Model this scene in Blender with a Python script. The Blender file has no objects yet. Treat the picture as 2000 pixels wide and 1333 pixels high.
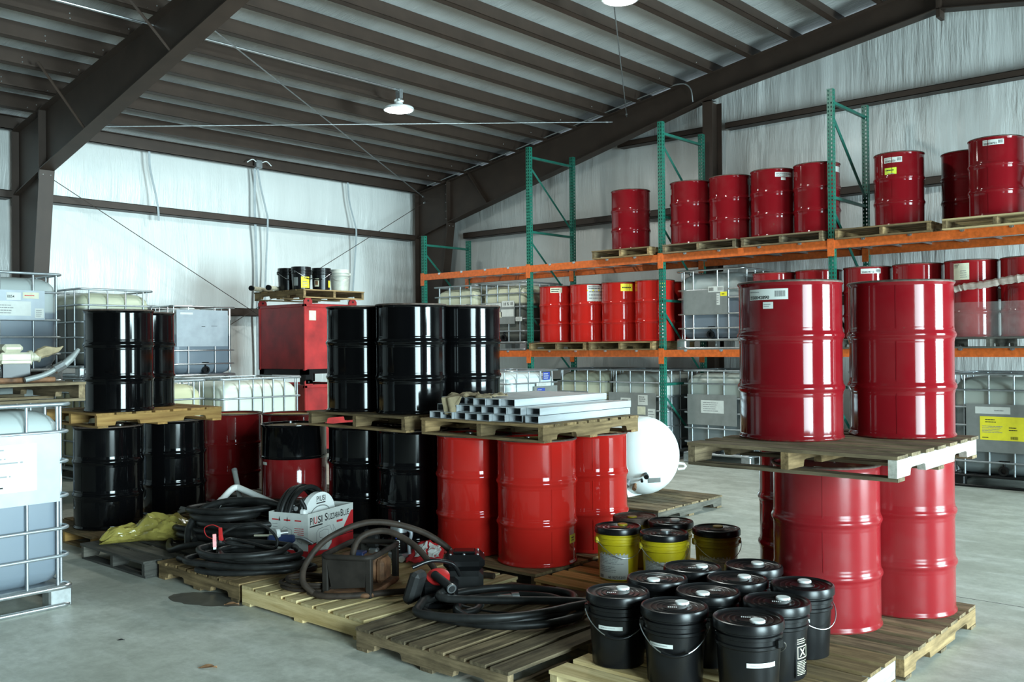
import bpy, math, random
from mathutils import Matrix, Vector, noise
random.seed(7)
PI = math.pi
sc = bpy.context.scene
COL = sc.collection

# ------------------------------------------------------------------ camera
CAM_Z = 1.68
YAW, PITCH, ROLL, FPX = -0.7239288, 0.0060062, -0.0090308, 1843.99
f = Vector((math.sin(YAW)*math.cos(PITCH), math.cos(YAW)*math.cos(PITCH), math.sin(PITCH)))
r0 = Vector((math.cos(YAW), -math.sin(YAW), 0)); u0 = r0.cross(f)
r = r0*math.cos(ROLL) + u0*math.sin(ROLL); u = u0*math.cos(ROLL) - r0*math.sin(ROLL)
cd = bpy.data.cameras.new('camera'); cam = bpy.data.objects.new('camera', cd); COL.objects.link(cam)
cd.sensor_width = 36.0; cd.lens = FPX/2000*36.0; cd.clip_start = 0.05; cd.clip_end = 200
M3 = Matrix((r, u, -f)).transposed()
cam.matrix_world = Matrix.Translation((0, 0, CAM_Z)) @ M3.to_4x4()
sc.camera = cam

# ------------------------------------------------------------------ world, daylight, exposure
w = bpy.data.worlds.new('world'); sc.world = w; w.use_nodes = True
bg = w.node_tree.nodes['Background']; bg.inputs[0].default_value = (0.70, 0.88, 1.0, 1); bg.inputs[1].default_value = 1.0
sc.view_settings.view_transform = 'Standard'; sc.view_settings.look = 'None'
sc.view_settings.gamma = 1.0; sc.view_settings.use_curve_mapping = False
sc.view_settings.exposure = -0.32
WALL_R = 6.25
DOORS = ((-1.4, 2.5), (6.8, 10.4)); DOOR_H = 3.9
DOOR_W = (1200.0, 1250.0)
def area(name, loc, rot, sx, sy, watts, col, shape='RECTANGLE', spread=PI):
    l = bpy.data.lights.new(name, 'AREA'); l.shape = shape; l.size = sx; l.size_y = sy; l.energy = watts; l.color = col; l.spread = spread
    o = bpy.data.objects.new(name, l); COL.objects.link(o); o.location = loc; o.rotation_euler = rot; return o
for (y0, y1), wt in zip(DOORS, DOOR_W):   # daylight in the two open roll-up doors of the side wall
    area('door_daylight', (WALL_R+0.05, (y0+y1)/2, DOOR_H/2), (0, PI/2, 0), DOOR_H, y1-y0, wt, (0.69, 0.94, 1.0), spread=1.75)   # beam artificially narrowed to hold light off the gable wall
sc.cycles.max_bounces = 8; sc.cycles.diffuse_bounces = 4; sc.cycles.glossy_bounces = 3; sc.cycles.transparent_max_bounces = 8
LAMP_W = 130.0

# ------------------------------------------------------------------ materials
def new_mat(name):
    m = bpy.data.materials.new(name); m.use_nodes = True
    nt = m.node_tree; b = nt.nodes['Principled BSDF']; return m, nt, b
def N(nt, t, **kw):
    n = nt.nodes.new(t)
    for k, v in kw.items(): setattr(n, k, v)
    return n
def coords(nt, scale=(1, 1, 1), kind='Object', loc=(0, 0, 0)):
    tc = N(nt, 'ShaderNodeTexCoord'); mp = N(nt, 'ShaderNodeMapping'); mp.inputs['Scale'].default_value = scale; mp.inputs['Location'].default_value = loc
    nt.links.new(tc.outputs[kind], mp.inputs[0]); return mp.outputs[0]
def noise_tex(nt, vec, scale, detail=4, rough=0.55):
    n = N(nt, 'ShaderNodeTexNoise'); n.inputs['Scale'].default_value = scale; n.inputs['Detail'].default_value = detail; n.inputs['Roughness'].default_value = rough
    nt.links.new(vec, n.inputs['Vector']); return n.outputs['Fac']
def ramp(nt, fac, stops):
    c = N(nt, 'ShaderNodeValToRGB'); e = c.color_ramp.elements
    while len(e) < len(stops): e.new(0.5)
    for el, (p, col) in zip(e, stops): el.position = p; el.color = (*col, 1) if len(col) == 3 else col
    nt.links.new(fac, c.inputs[0]); return c.outputs[0]
def mixc(nt, fac, a, b):
    m = N(nt, 'ShaderNodeMix', data_type='RGBA')
    for s, v in ((m.inputs[0], fac), (m.inputs[6], a), (m.inputs[7], b)):
        if hasattr(v, 'is_output'): nt.links.new(v, s)
        elif isinstance(v, (int, float)): s.default_value = v
        else: s.default_value = (*v, 1)
    return m.outputs[2]
def mathn(nt, op, a, b=None, c=None):
    m = N(nt, 'ShaderNodeMath', operation=op)
    for i, v in enumerate((a, b, c)):
        if v is None: continue
        if hasattr(v, 'is_output'): nt.links.new(v, m.inputs[i])
        else: m.inputs[i].default_value = v
    return m.outputs[0]
def bump(nt, b, h, strength, dist):
    n = N(nt, 'ShaderNodeBump'); n.inputs['Strength'].default_value = strength; n.inputs['Distance'].default_value = dist
    nt.links.new(h, n.inputs['Height']); nt.links.new(n.outputs[0], b.inputs['Normal'])
def sc3(c, k): return tuple(min(1, max(0, x*k)) for x in c)
def plain(name, col, rough=0.5, metal=0.0, var=0.15, vscale=6.0, stretch=(1, 1, 1), bmp=0.0, coat=0.0, spec=0.5, emit=0.0):
    m, nt, b = new_mat(name)
    v = coords(nt, stretch)
    n = noise_tex(nt, v, vscale)
    c = ramp(nt, n, [(0.3, sc3(col, 1-var)), (0.7, sc3(col, 1+var))])
    nt.links.new(c, b.inputs['Base Color'])
    b.inputs['Roughness'].default_value = rough; b.inputs['Metallic'].default_value = metal
    b.inputs['Coat Weight'].default_value = coat; b.inputs['Coat Roughness'].default_value = 0.08; b.inputs['Specular IOR Level'].default_value = spec
    if bmp: bump(nt, b, n, bmp, 0.01)
    if emit:
        b.inputs['Emission Color'].default_value = (*col, 1); b.inputs['Emission Strength'].default_value = emit
    return m
def paint(name, col, rough=0.40, rust=0.35, dust=0.12, tint=0.10, haze=0.0):
    """glossy drum enamel: slight colour drift between drums, dust film, rust at the two rims and in chips"""
    m, nt, b = new_mat(name)
    v = coords(nt); tc = N(nt, 'ShaderNodeTexCoord'); sep = N(nt, 'ShaderNodeSeparateXYZ'); nt.links.new(tc.outputs['Object'], sep.inputs[0])
    oi = N(nt, 'ShaderNodeObjectInfo')
    base = mixc(nt, oi.outputs['Random'], sc3(col, 1-tint), sc3(col, 1+tint))
    n1 = noise_tex(nt, v, 3.0, 6); n2 = noise_tex(nt, v, 42.0, 5, 0.7)
    c = mixc(nt, mathn(nt, 'MULTIPLY', ramp(nt, n1, [(0.45, (0, 0, 0)), (0.8, (1, 1, 1))]), dust), base, (0.25, 0.22, 0.20))
    z = sep.outputs[2]
    lo = mathn(nt, 'LESS_THAN', z, 0.012); hi = mathn(nt, 'GREATER_THAN', z, 0.884)
    edge = mathn(nt, 'MAXIMUM', lo, hi)
    e2 = mathn(nt, 'MULTIPLY', edge, ramp(nt, n2, [(0.42, (0, 0, 0)), (0.62, (1, 1, 1))]))
    chips = ramp(nt, mathn(nt, 'MULTIPLY', n2, n1), [(0.42, (0, 0, 0)), (0.44, (1, 1, 1))])
    rf = mathn(nt, 'MULTIPLY', mathn(nt, 'MAXIMUM', e2, chips), rust)
    c = mixc(nt, rf, c, (0.10, 0.06, 0.04))
    nt.links.new(c, b.inputs['Base Color'])
    b.inputs['Roughness'].default_value = rough; b.inputs['Specular IOR Level'].default_value = 0.0
    b.inputs['Coat Weight'].default_value = 1.0; b.inputs['Coat IOR'].default_value = 1.36
    nt.links.new(mathn(nt, 'MULTIPLY_ADD', n1, 0.10+haze, 0.01+haze), b.inputs['Coat Roughness'])
    return m
def wood(name, c1, c2, dirt=0.5, rough=0.85):
    """sawn board, grain along the board's own x axis; every board drifts in tone"""
    m, nt, b = new_mat(name)
    oi = N(nt, 'ShaderNodeObjectInfo')
    tc = N(nt, 'ShaderNodeTexCoord'); mp = N(nt, 'ShaderNodeMapping'); mp.inputs['Scale'].default_value = (1.6, 26, 26)
    nt.links.new(tc.outputs['Object'], mp.inputs[0])
    off = N(nt, 'ShaderNodeCombineXYZ'); k = mathn(nt, 'MULTIPLY', oi.outputs['Random'], 37.0)
    for i in range(3): nt.links.new(k, off.inputs[i])
    nt.links.new(off.outputs[0], mp.inputs['Location'])
    g = noise_tex(nt, mp.outputs[0], 1.3, 6, 0.65)
    mp2 = N(nt, 'ShaderNodeMapping'); mp2.inputs['Scale'].default_value = (2.5, 6, 6); nt.links.new(tc.outputs['Object'], mp2.inputs[0]); nt.links.new(off.outputs[0], mp2.inputs['Location'])
    d = noise_tex(nt, mp2.outputs[0], 1.5, 5, 0.6)
    c = ramp(nt, g, [(0.30, c1), (0.62, c2), (0.8, sc3(c2, 1.15))])
    c = mixc(nt, mathn(nt, 'MULTIPLY', ramp(nt, d, [(0.45, (0, 0, 0)), (0.75, (1, 1, 1))]), dirt), c, sc3(c1, 0.35))
    t = mixc(nt, oi.outputs['Random'], (0.55, 0.55, 0.55), (1.18, 1.10, 1.0))
    mm = N(nt, 'ShaderNodeMix', data_type='RGBA', blend_type='MULTIPLY'); mm.inputs[0].default_value = 1.0
    nt.links.new(c, mm.inputs[6]); nt.links.new(t, mm.inputs[7])
    nt.links.new(mm.outputs[2], b.inputs['Base Color']); b.inputs['Roughness'].default_value = rough; b.inputs['Specular IOR Level'].default_value = 0.25
    bump(nt, b, g, 0.35, 0.004)
    return m

M = {}
M['black_drum'] = paint('black_drum', (0.0022, 0.0022, 0.0025), 0.4, 0.10, 0.004, 0.1, 0.02)
M['red_drum'] = paint('red_drum', (0.25, 0.010, 0.013), 0.45, 0.6, 0.06)
M['dusty_red_drum'] = paint('dusty_red_drum', (0.24, 0.012, 0.016), 0.5, 0.6, 0.10, 0.08, 0.09)
M['crimson_drum'] = paint('crimson_drum', (0.17, 0.0055, 0.009), 0.45, 0.6, 0.06, 0.1, 0.02)
M['scarlet_drum'] = paint('scarlet_drum', (0.40, 0.014, 0.010), 0.45, 0.3, 0.04)
M['maroon_drum'] = paint('maroon_drum', (0.17, 0.008, 0.009), 0.4, 0.5, 0.06)
M['rim'] = plain('rim_steel', (0.10, 0.07, 0.055), 0.6, 0.4, 0.4, 30)
M['reflection_lid_tan_cap'] = plain('reflection_lid_tan_cap', (0.42, 0.31, 0.10), 0.5, 0.0, 0.3, 9)  # yellowish reflected light coloured into drum lids; also a plain tan pail cap
M['black_lid'] = plain('black_steel_lid', (0.012, 0.012, 0.013), 0.3, 0, 0.3, 9)
M['red_lid'] = plain('red_lid', (0.30, 0.02, 0.025), 0.35, 0, 0.3, 9)
M['bung'] = plain('bung_metal', (0.55, 0.55, 0.52), 0.35, 0.9, 0.2, 20)
M['old_wood'] = wood('weathered_wood', (0.080, 0.060, 0.036), (0.29, 0.225, 0.140), 0.75)
M['grey_wood'] = wood('grey_wood', (0.055, 0.054, 0.048), (0.145, 0.14, 0.125), 0.5)
M['brown_wood'] = wood('brown_wood', (0.12, 0.082, 0.040), (0.37, 0.262, 0.135), 0.65)
M['new_wood'] = wood('fresh_pine', (0.52, 0.38, 0.17), (0.80, 0.66, 0.38), 0.20)
M['orange_wood'] = wood('stained_pine', (0.34, 0.17, 0.05), (0.60, 0.37, 0.14), 0.25)
M['amber_wood'] = wood('varnished_pine', (0.28, 0.15, 0.05), (0.50, 0.31, 0.11), 0.25)
M['pale_paint_wood'] = wood('white_painted_wood', (0.44, 0.43, 0.38), (0.70, 0.69, 0.63), 0.35)
M['steel_brown'] = plain('brown_primer_steel', (0.044, 0.027, 0.019), 0.55, 0.1, 0.18, 3, (1, 1, 1))
M['dark_unseen_wall'] = plain('darkened_unseen_wall', (0.06, 0.055, 0.05), 0.6, 0.1, 0.2, 2)  # walls out of view, coloured dark to cut the light they bounce back
M['zinc'] = plain('galvanised_steel', (0.62, 0.64, 0.65), 0.32, 0.95, 0.12, 30)
M['tube_zinc'] = plain('tube_zinc', (0.56, 0.59, 0.61), 0.40, 0.5, 0.14, 22, (1, 0.2, 1))
M['zinc_dull'] = plain('dull_zinc', (0.42, 0.44, 0.45), 0.42, 0.85, 0.2, 18)
M['cage'] = plain('cage_zinc', (0.40, 0.43, 0.45), 0.45, 0.8, 0.15, 14)
M['plate_grey'] = plain('grey_plate', (0.24, 0.25, 0.24), 0.5, 0.3, 0.12, 7)
M['plate_steel'] = plain('bright_plate', (0.33, 0.36, 0.39), 0.5, 0.3, 0.12, 5)
M['black_plastic'] = plain('black_plastic', (0.006, 0.006, 0.0065), 0.28, 0, 0.2, 12, spec=0.32)
M['black_matte'] = plain('black_rubber', (0.016, 0.016, 0.016), 0.55, 0, 0.35, 10, spec=0.25)
M['dark_void'] = plain('dark_interior', (0.01, 0.01, 0.01), 0.9, 0, 0.2, 10)
M['white_plastic'] = plain('white_plastic', (0.86, 0.87, 0.85), 0.4, 0, 0.05, 8)
M['white_paper'] = plain('white_paper', (0.60, 0.61, 0.575), 0.65, 0, 0.06, 14)
M['cream_paper'] = plain('cream_paper', (0.62, 0.60, 0.45), 0.65, 0, 0.12, 14)
M['yellow_paper'] = plain('yellow_paper', (0.85, 0.74, 0.03), 0.6, 0, 0.06, 14)
M['lime_paper'] = plain('lime_paper', (0.62, 0.74, 0.05), 0.6, 0, 0.06, 14)
M['ink'] = plain('black_ink', (0.012, 0.012, 0.012), 0.7, 0, 0.1, 10)
M['grey_ink'] = plain('grey_ink', (0.25, 0.25, 0.25), 0.7, 0, 0.1, 10)
M['red_ink'] = plain('red_ink', (0.55, 0.02, 0.025), 0.6, 0, 0.1, 10)
M['blue_ink'] = plain('blue_ink', (0.03, 0.06, 0.32), 0.6, 0, 0.1, 10)
M['navy_plastic'] = plain('navy_plastic', (0.02, 0.035, 0.10), 0.4, 0, 0.2, 10)
M['red_plastic'] = plain('red_plastic', (0.50, 0.02, 0.02), 0.35, 0, 0.15, 10)
M['yellow_plastic'] = plain('yellow_plastic', (0.60, 0.47, 0.012), 0.34, 0, 0.12, 6)
M['mustard_plastic'] = plain('mustard_plastic', (0.36, 0.26, 0.012), 0.34, 0, 0.15, 6)
M['grey_plastic'] = plain('grey_plastic', (0.42, 0.43, 0.38), 0.5, 0, 0.2, 8)
M['rubber'] = plain('hose_rubber', (0.014, 0.014, 0.0135), 0.45, 0, 0.5, 12, bmp=0.1, spec=0.3)
M['old_rubber'] = plain('dusty_hose_rubber', (0.034, 0.024, 0.018), 0.6, 0, 0.4, 12, bmp=0.1, spec=0.2)
M['rust'] = plain('rusty_iron', (0.16, 0.075, 0.035), 0.75, 0.2, 0.6, 14, bmp=0.3)
M['frame_brown'] = plain('dusty_dark_frame', (0.022, 0.018, 0.015), 0.6, 0.1, 0.3, 10, spec=0.15)
M['rag'] = plain('tan_cloth', (0.30, 0.235, 0.14), 0.95, 0, 0.35, 12, bmp=0.5)
M['strap'] = plain('grey_strap', (0.36, 0.40, 0.42), 0.55, 0, 0.12, 9)
M['orange_beam'] = plain('orange_beam', (0.58, 0.115, 0.018), 0.42, 0, 0.22, 22)
M['tank_white'] = plain('white_tank_paint', (0.82, 0.87, 0.86), 0.32, 0, 0.03, 3)
M['bin_red'] = plain('red_bin_paint', (0.40, 0.022, 0.022), 0.45, 0, 0.4, 3.5, bmp=0.1)
M['cream_cast'] = plain('cream_casting', (0.46, 0.43, 0.32), 0.5, 0.1, 0.25, 9)
M['leaf'] = plain('dry_leaf', (0.22, 0.11, 0.05), 0.8, 0, 0.4, 20)
M['oil'] = plain('oil_film', (0.13, 0.125, 0.11), 0.3, 0, 0.2, 6)
M['lamp_lens'] = plain('lamp_lens', (0.93, 1.0, 0.96), 0.4, 0, 0.0, 3, emit=30.0)
M['lamp_body'] = plain('lamp_housing', (0.75, 0.77, 0.77), 0.4, 0.2, 0.06, 5)

def hdpe(name, empty, full, level, rough=0.38):
    """translucent bulk-tank plastic: what is inside shows up to its level (metres above the tank's own base)"""
    m, nt, b = new_mat(name)
    tc = N(nt, 'ShaderNodeTexCoord'); sep = N(nt, 'ShaderNodeSeparateXYZ'); nt.links.new(tc.outputs['Object'], sep.inputs[0])
    n = noise_tex(nt, tc.outputs['Object'], 3.0, 5)
    f_ = N(nt, 'ShaderNodeMapRange'); f_.inputs[1].default_value = level-0.015; f_.inputs[2].default_value = level+0.015
    nt.links.new(sep.outputs[2], f_.inputs[0])
    c = mixc(nt, f_.outputs[0], full, empty)
    c = mixc(nt, mathn(nt, 'MULTIPLY', n, 0.3), c, sc3(empty, 0.55))
    nt.links.new(c, b.inputs['Base Color']); b.inputs['Roughness'].default_value = rough
    b.inputs['Subsurface Weight'].default_value = 0.0
    return m
M['tank_cream_dark'] = hdpe('cream_tank_dark_fill', (0.60, 0.60, 0.44), (0.055, 0.06, 0.06), 0.78)
M['tank_blue_fill'] = hdpe('white_tank_blue_fill', (0.40, 0.44, 0.43), (0.14, 0.172, 0.215), 0.74)
M['tank_grey'] = hdpe('grey_tank', (0.44, 0.47, 0.42), (0.14, 0.165, 0.175), 0.95)
M['tank_white_empty'] = hdpe('pale_empty_tank', (0.74, 0.76, 0.64), (0.66, 0.67, 0.56), 0.2)
M['tank_cream_empty'] = hdpe('cream_empty_tank', (0.62, 0.58, 0.36), (0.50, 0.47, 0.30), 0.2)
M['tank_black_fill'] = hdpe('black_filled_tank', (0.52, 0.52, 0.38), (0.045, 0.045, 0.045), 0.90)
M['tank_aqua'] = hdpe('aqua_white_tank', (0.66, 0.76, 0.76), (0.52, 0.63, 0.64), 0.78)

def film_mat(name, col, alpha, rough=0.15):
    m, nt, b = new_mat(name)
    n = noise_tex(nt, coords(nt, (1, 1, 1)), 9.0, 5)
    c = ramp(nt, n, [(0.3, sc3(col, 0.7)), (0.7, sc3(col, 1.2))]); nt.links.new(c, b.inputs['Base Color'])
    b.inputs['Roughness'].default_value = rough; b.inputs['Alpha'].default_value = alpha
    bump(nt, b, n, 0.4, 0.02)
    return m
M['yellow_film'] = film_mat('yellow_film', (0.40, 0.33, 0.08), 0.72)
M['clear_film'] = film_mat('clear_film', (0.60, 0.62, 0.60), 0.16, 0.2)
M['film_knot'] = film_mat('film_knot', (0.55, 0.46, 0.40), 0.75, 0.3)

def insulation(name, col, axis):
    """vinyl-faced insulation blanket, fine creases running along one axis"""
    m, nt, b = new_mat(name)
    s = {'z': (5.0, 5.0, 0.45), 'roof': (0.9, 14.0, 0.9)}[axis]
    n1 = noise_tex(nt, coords(nt, s), 1.6, 6, 0.6)
    n2 = noise_tex(nt, coords(nt, tuple(k*3.2 for k in s), loc=(3, 1, 7)), 1.8, 4, 0.6)
    n3 = noise_tex(nt, coords(nt, (1, 1, 1)), 0.5, 4)
    mk = ramp(nt, noise_tex(nt, coords(nt, (1, 1, 0.7)), 0.8, 3), [(0.40, (0.25, 0.25, 0.25)), (0.62, (1, 1, 1))])
    h = mathn(nt, 'MULTIPLY', mathn(nt, 'ADD', n1, mathn(nt, 'MULTIPLY', n2, 0.4)), mk)
    c = ramp(nt, n3, [(0.25, sc3(col, 0.93)), (0.75, sc3(col, 1.05))])
    nt.links.new(c, b.inputs['Base Color']); b.inputs['Roughness'].default_value = 0.30; b.inputs['Specular IOR Level'].default_value = 0.6
    bump(nt, b, h, 0.85, 0.04)
    return m
M['insulation'] = insulation('white_vinyl_insulation', (0.70, 0.71, 0.69), 'z')
M['roof_insulation'] = insulation('roof_vinyl_insulation', (0.66, 0.66, 0.64), 'roof')

def concrete():
    m, nt, b = new_mat('concrete')
    v = coords(nt)
    a = noise_tex(nt, v, 0.55, 8, 0.62); c_ = noise_tex(nt, v, 4.5, 8, 0.7); d = noise_tex(nt, coords(nt, (1, 3.2, 1)), 1.7, 6, 0.6); e = noise_tex(nt, v, 45, 3)
    c = ramp(nt, a, [(0.30, (0.36, 0.362, 0.305)), (0.50, (0.54, 0.545, 0.475)), (0.70, (0.66, 0.665, 0.59))])
    c = mixc(nt, ramp(nt, c_, [(0.44, (0, 0, 0)), (0.66, (0.65, 0.65, 0.65))]), c, (0.33, 0.33, 0.28))
    c = mixc(nt, ramp(nt, d, [(0.50, (0, 0, 0)), (0.64, (0.5, 0.5, 0.5))]), c, (0.72, 0.72, 0.66))
    c = mixc(nt, ramp(nt, mathn(nt, 'MULTIPLY', a, c_), [(0.12, (0.55, 0.55, 0.55)), (0.18, (0, 0, 0))]), c, (0.22, 0.22, 0.18))
    g_ = noise_tex(nt, v, 16, 6, 0.75)
    c = mixc(nt, ramp(nt, g_, [(0.40, (0, 0, 0)), (0.70, (0.5, 0.5, 0.5))]), c, (0.34, 0.34, 0.29))
    nt.links.new(c, b.inputs['Base Color'])
    rr = mathn(nt, 'MULTIPLY_ADD', c_, 0.35, 0.33); nt.links.new(rr, b.inputs['Roughness'])
    bump(nt, b, mathn(nt, 'ADD', c_, mathn(nt, 'MULTIPLY', e, 0.4)), 0.12, 0.01)
    return m
M['concrete'] = concrete()

def punched(name, col):
    """roll-formed rack post: two columns of slots punched through each face"""
    m, nt, b = new_mat(name)
    tc = N(nt, 'ShaderNodeTexCoord'); sep = N(nt, 'ShaderNodeSeparateXYZ'); nt.links.new(tc.outputs['Object'], sep.inputs[0])
    n = noise_tex(nt, tc.outputs['Object'], 7.0, 5)
    c = ramp(nt, n, [(0.3, sc3(col, 0.8)), (0.7, sc3(col, 1.2))]); nt.links.new(c, b.inputs['Base Color']); b.inputs['Roughness'].default_value = 0.4
    geo = N(nt, 'ShaderNodeNewGeometry'); ns = N(nt, 'ShaderNodeSeparateXYZ'); nt.links.new(geo.outputs['Normal'], ns.inputs[0])
    isx = mathn(nt, 'GREATER_THAN', mathn(nt, 'ABSOLUTE', ns.outputs[0]), 0.5)   # the side faces
    xs = mathn(nt, 'ABSOLUTE', mathn(nt, 'SUBTRACT', mathn(nt, 'ABSOLUTE', sep.outputs[0]), 0.019))
    ys = mathn(nt, 'ABSOLUTE', mathn(nt, 'SUBTRACT', sep.outputs[1], 0.036))
    mx = N(nt, 'ShaderNodeMix'); nt.links.new(isx, mx.inputs[0]); nt.links.new(xs, mx.inputs[2]); nt.links.new(ys, mx.inputs[3])
    zz = mathn(nt, 'ABSOLUTE', mathn(nt, 'SUBTRACT', mathn(nt, 'FRACT', mathn(nt, 'MULTIPLY', sep.outputs[2], 1/0.0508)), 0.5))
    hz = mathn(nt, 'LESS_THAN', zz, 0.25); hx = mathn(nt, 'LESS_THAN', mx.outputs[0], 0.0075)
    a = mathn(nt, 'SUBTRACT', 1.0, mathn(nt, 'MULTIPLY', hz, hx)); nt.links.new(a, b.inputs['Alpha'])
    return m
M['post_green'] = punched('green_rack_post', (0.008, 0.125, 0.085))
M['brace_green'] = plain('green_brace', (0.010, 0.11, 0.08), 0.4, 0, 0.2, 8)
M['orange_plate'] = plain('orange_plate', (0.60, 0.12, 0.02), 0.42, 0, 0.25, 26)

# ------------------------------------------------------------------ mesh helpers
class MB:
    def __init__(s): s.v = []; s.f = []
    def add(s, vs, fs, T=None):
        n = len(s.v)
        s.v += [tuple(T @ Vector(p)) if T is not None else tuple(p) for p in vs]
        s.f += [tuple(i+n for i in q) for q in fs]; return s
    def box(s, x0, x1, y0, y1, z0, z1, T=None):
        vs = [(x, y, z) for z in (z0, z1) for y in (y0, y1) for x in (x0, x1)]
        return s.add(vs, [(0, 2, 3, 1), (4, 5, 7, 6), (0, 1, 5, 4), (2, 6, 7, 3), (0, 4, 6, 2), (1, 3, 7, 5)], T)
    def bbox(s, x0, x1, y0, y1, z0, z1, c=0.01, T=None):
        """box with chamfered edges"""
        X = (x0, x0+c, x1-c, x1); Y = (y0, y0+c, y1-c, y1); Z = (z0, z0+c, z1-c, z1)
        import itertools
        pts = {}; vs = []
        def P(i, j, k):
            if (i, j, k) not in pts: pts[(i, j, k)] = len(vs); vs.append((X[i], Y[j], Z[k]))
            return pts[(i, j, k)]
        fs = []
        for k, fl in ((0, 1), (3, 0)):
            q = [P(1, 1, k), P(2, 1, k), P(2, 2, k), P(1, 2, k)]; fs.append(q[::-1] if fl else q)
        for j, fl in ((0, 0), (3, 1)):
            q = [P(1, j, 1), P(2, j, 1), P(2, j, 2), P(1, j, 2)]; fs.append(q[::-1] if fl else q)
        for i, fl in ((0, 1), (3, 0)):
            q = [P(i, 1, 1), P(i, 2, 1), P(i, 2, 2), P(i, 1, 2)]; fs.append(q[::-1] if fl else q)
        for a, A in ((1, 0), (2, 3)):
            for b_, B in ((1, 0), (2, 3)):
                fs.append([P(1, A, b_), P(2, A, b_), P(2, a, B), P(1, a, B)])
                fs.append([P(A, 1, b_), P(A, 2, b_), P(a, 2, B), P(a, 1, B)])
                fs.append([P(A, b_, 1), P(A, b_, 2), P(a, B, 2), P(a, B, 1)])
                for d, D in ((1, 0), (2, 3)):
                    fs.append([P(A, b_, d), P(a, B, d), P(a, b_, D)])
        return s.add(vs, fs, T)
    def lathe(s, prof, seg=32, T=None, cap0=True, cap1=True):
        vs = []; fs = []
        for (rr, z) in prof:
            for k in range(seg):
                a = 2*PI*k/seg; vs.append((rr*math.cos(a), rr*math.sin(a), z))
        for i in range(len(prof)-1):
            for k in range(seg):
                k2 = (k+1) % seg; fs.append((i*seg+k, i*seg+k2, (i+1)*seg+k2, (i+1)*seg+k))
        if cap0: fs.append(tuple(range(seg))[::-1])
        if cap1: fs.append(tuple(range((len(prof)-1)*seg, len(prof)*seg)))
        return s.add(vs, fs, T)
    def tube(s, path, rad, seg=8, closed=False, caps=True):
        P = [Vector(p) for p in path]; n = len(P); vs = []; fs = []
        rads = rad if isinstance(rad, (list, tuple)) else [rad]*n
        t0 = None; up = None
        for i in range(n):
            a = P[(i-1) % n] if (closed or i > 0) else P[i]; b = P[(i+1) % n] if (closed or i < n-1) else P[i]
            t = (b-a); t = t.normalized() if t.length > 1e-9 else Vector((0, 0, 1))
            if up is None:
                up = Vector((0, 0, 1)) if abs(t.z) < 0.9 else Vector((1, 0, 0))
            up = (up - t*up.dot(t)); up = up.normalized() if up.length > 1e-6 else t.orthogonal().normalized()
            sd = t.cross(up)
            for k in range(seg):
                a_ = 2*PI*k/seg; vs.append(tuple(P[i] + (up*math.cos(a_) + sd*math.sin(a_))*rads[i]))
        for i in range(n if closed else n-1):
            j = (i+1) % n
            for k in range(seg):
                k2 = (k+1) % seg; fs.append((i*seg+k, j*seg+k, j*seg+k2, i*seg+k2))
        if caps and not closed: fs.append(tuple(range(seg))); fs.append(tuple(range((n-1)*seg, n*seg))[::-1])
        return s.add(vs, fs)
    def prism(s, poly, a0, a1, axis='y', T=None):
        """poly in the plane across the axis: axis y -> (x,z), axis x -> (y,z), axis z -> (x,y)"""
        n = len(poly); vs = []
        for a in (a0, a1):
            for (p, q) in poly: vs.append({'y': (p, a, q), 'x': (a, p, q), 'z': (p, q, a)}[axis])
        fs = [tuple(range(n)), tuple(range(n, 2*n))[::-1]] + [(i, i+n, (i+1) % n+n, (i+1) % n) for i in range(n)]
        return s.add(vs, fs, T)
    def mesh(s, name, smooth=None, fix=False):
        me = bpy.data.meshes.new(name); me.from_pydata(s.v, [], s.f); me.validate(clean_customdata=False)
        if fix or True:
            import bmesh
            bm = bmesh.new(); bm.from_mesh(me); bmesh.ops.recalc_face_normals(bm, faces=bm.faces); bm.to_mesh(me); bm.free()
        if smooth is not None:
            me.shade_smooth(); me.set_sharp_from_angle(angle=math.radians(smooth))
        me.update(); return me
def obj(name, me, mat, parent=None, loc=(0, 0, 0), rot=(0, 0, 0), label=None, scale=None):
    if isinstance(me, MB): me = me.mesh(name)
    if mat is not None and not me.materials: me.materials.append(M[mat] if isinstance(mat, str) else mat)
    o = bpy.data.objects.new(name, me); COL.objects.link(o)
    if mat is not None and me.materials[0] != (M[mat] if isinstance(mat, str) else mat):
        o.material_slots[0].link = 'OBJECT'; o.material_slots[0].material = M[mat] if isinstance(mat, str) else mat
    o.location = loc; o.rotation_euler = rot
    if scale: o.scale = scale
    if parent is not None: o.parent = parent
    if label: o['label'] = label
    return o
def tag(o, label, cat, group=None, kind=None):
    o['label'] = label; o['category'] = cat
    if group: o['group'] = group
    if kind: o['kind'] = kind
    return o
def thing(name, label, cat, loc=(0, 0, 0), rz=0.0, group=None):
    o = bpy.data.objects.new(name, None); COL.objects.link(o); o.location = loc; o.rotation_euler = (0, 0, rz); o.empty_display_size = 0.1
    return tag(o, label, cat, group)
def struct(name, me, mat, loc=(0, 0, 0), label=None):
    o = obj(name, me, mat, None, loc); o['kind'] = 'structure'
    if label: o['label'] = label
    return o
def spline(pts, n=8, closed=False):
    P = [Vector(p) for p in pts]; m = len(P); out = []
    for i in range(m if closed else m-1):
        p0 = P[(i-1) % m] if closed or i > 0 else P[0]*2-P[1]; p1 = P[i]; p2 = P[(i+1) % m]; p3 = P[(i+2) % m] if closed or i < m-2 else P[-1]*2-P[-2]
        for k in range(n):
            t = k/n; t2 = t*t; t3 = t2*t
            out.append(0.5*((2*p1)+(-p0+p2)*t+(2*p0-5*p1+4*p2-p3)*t2+(-p0+3*p1-3*p2+p3)*t3))
    if not closed: out.append(P[-1])
    return out
_txt = {}
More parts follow.
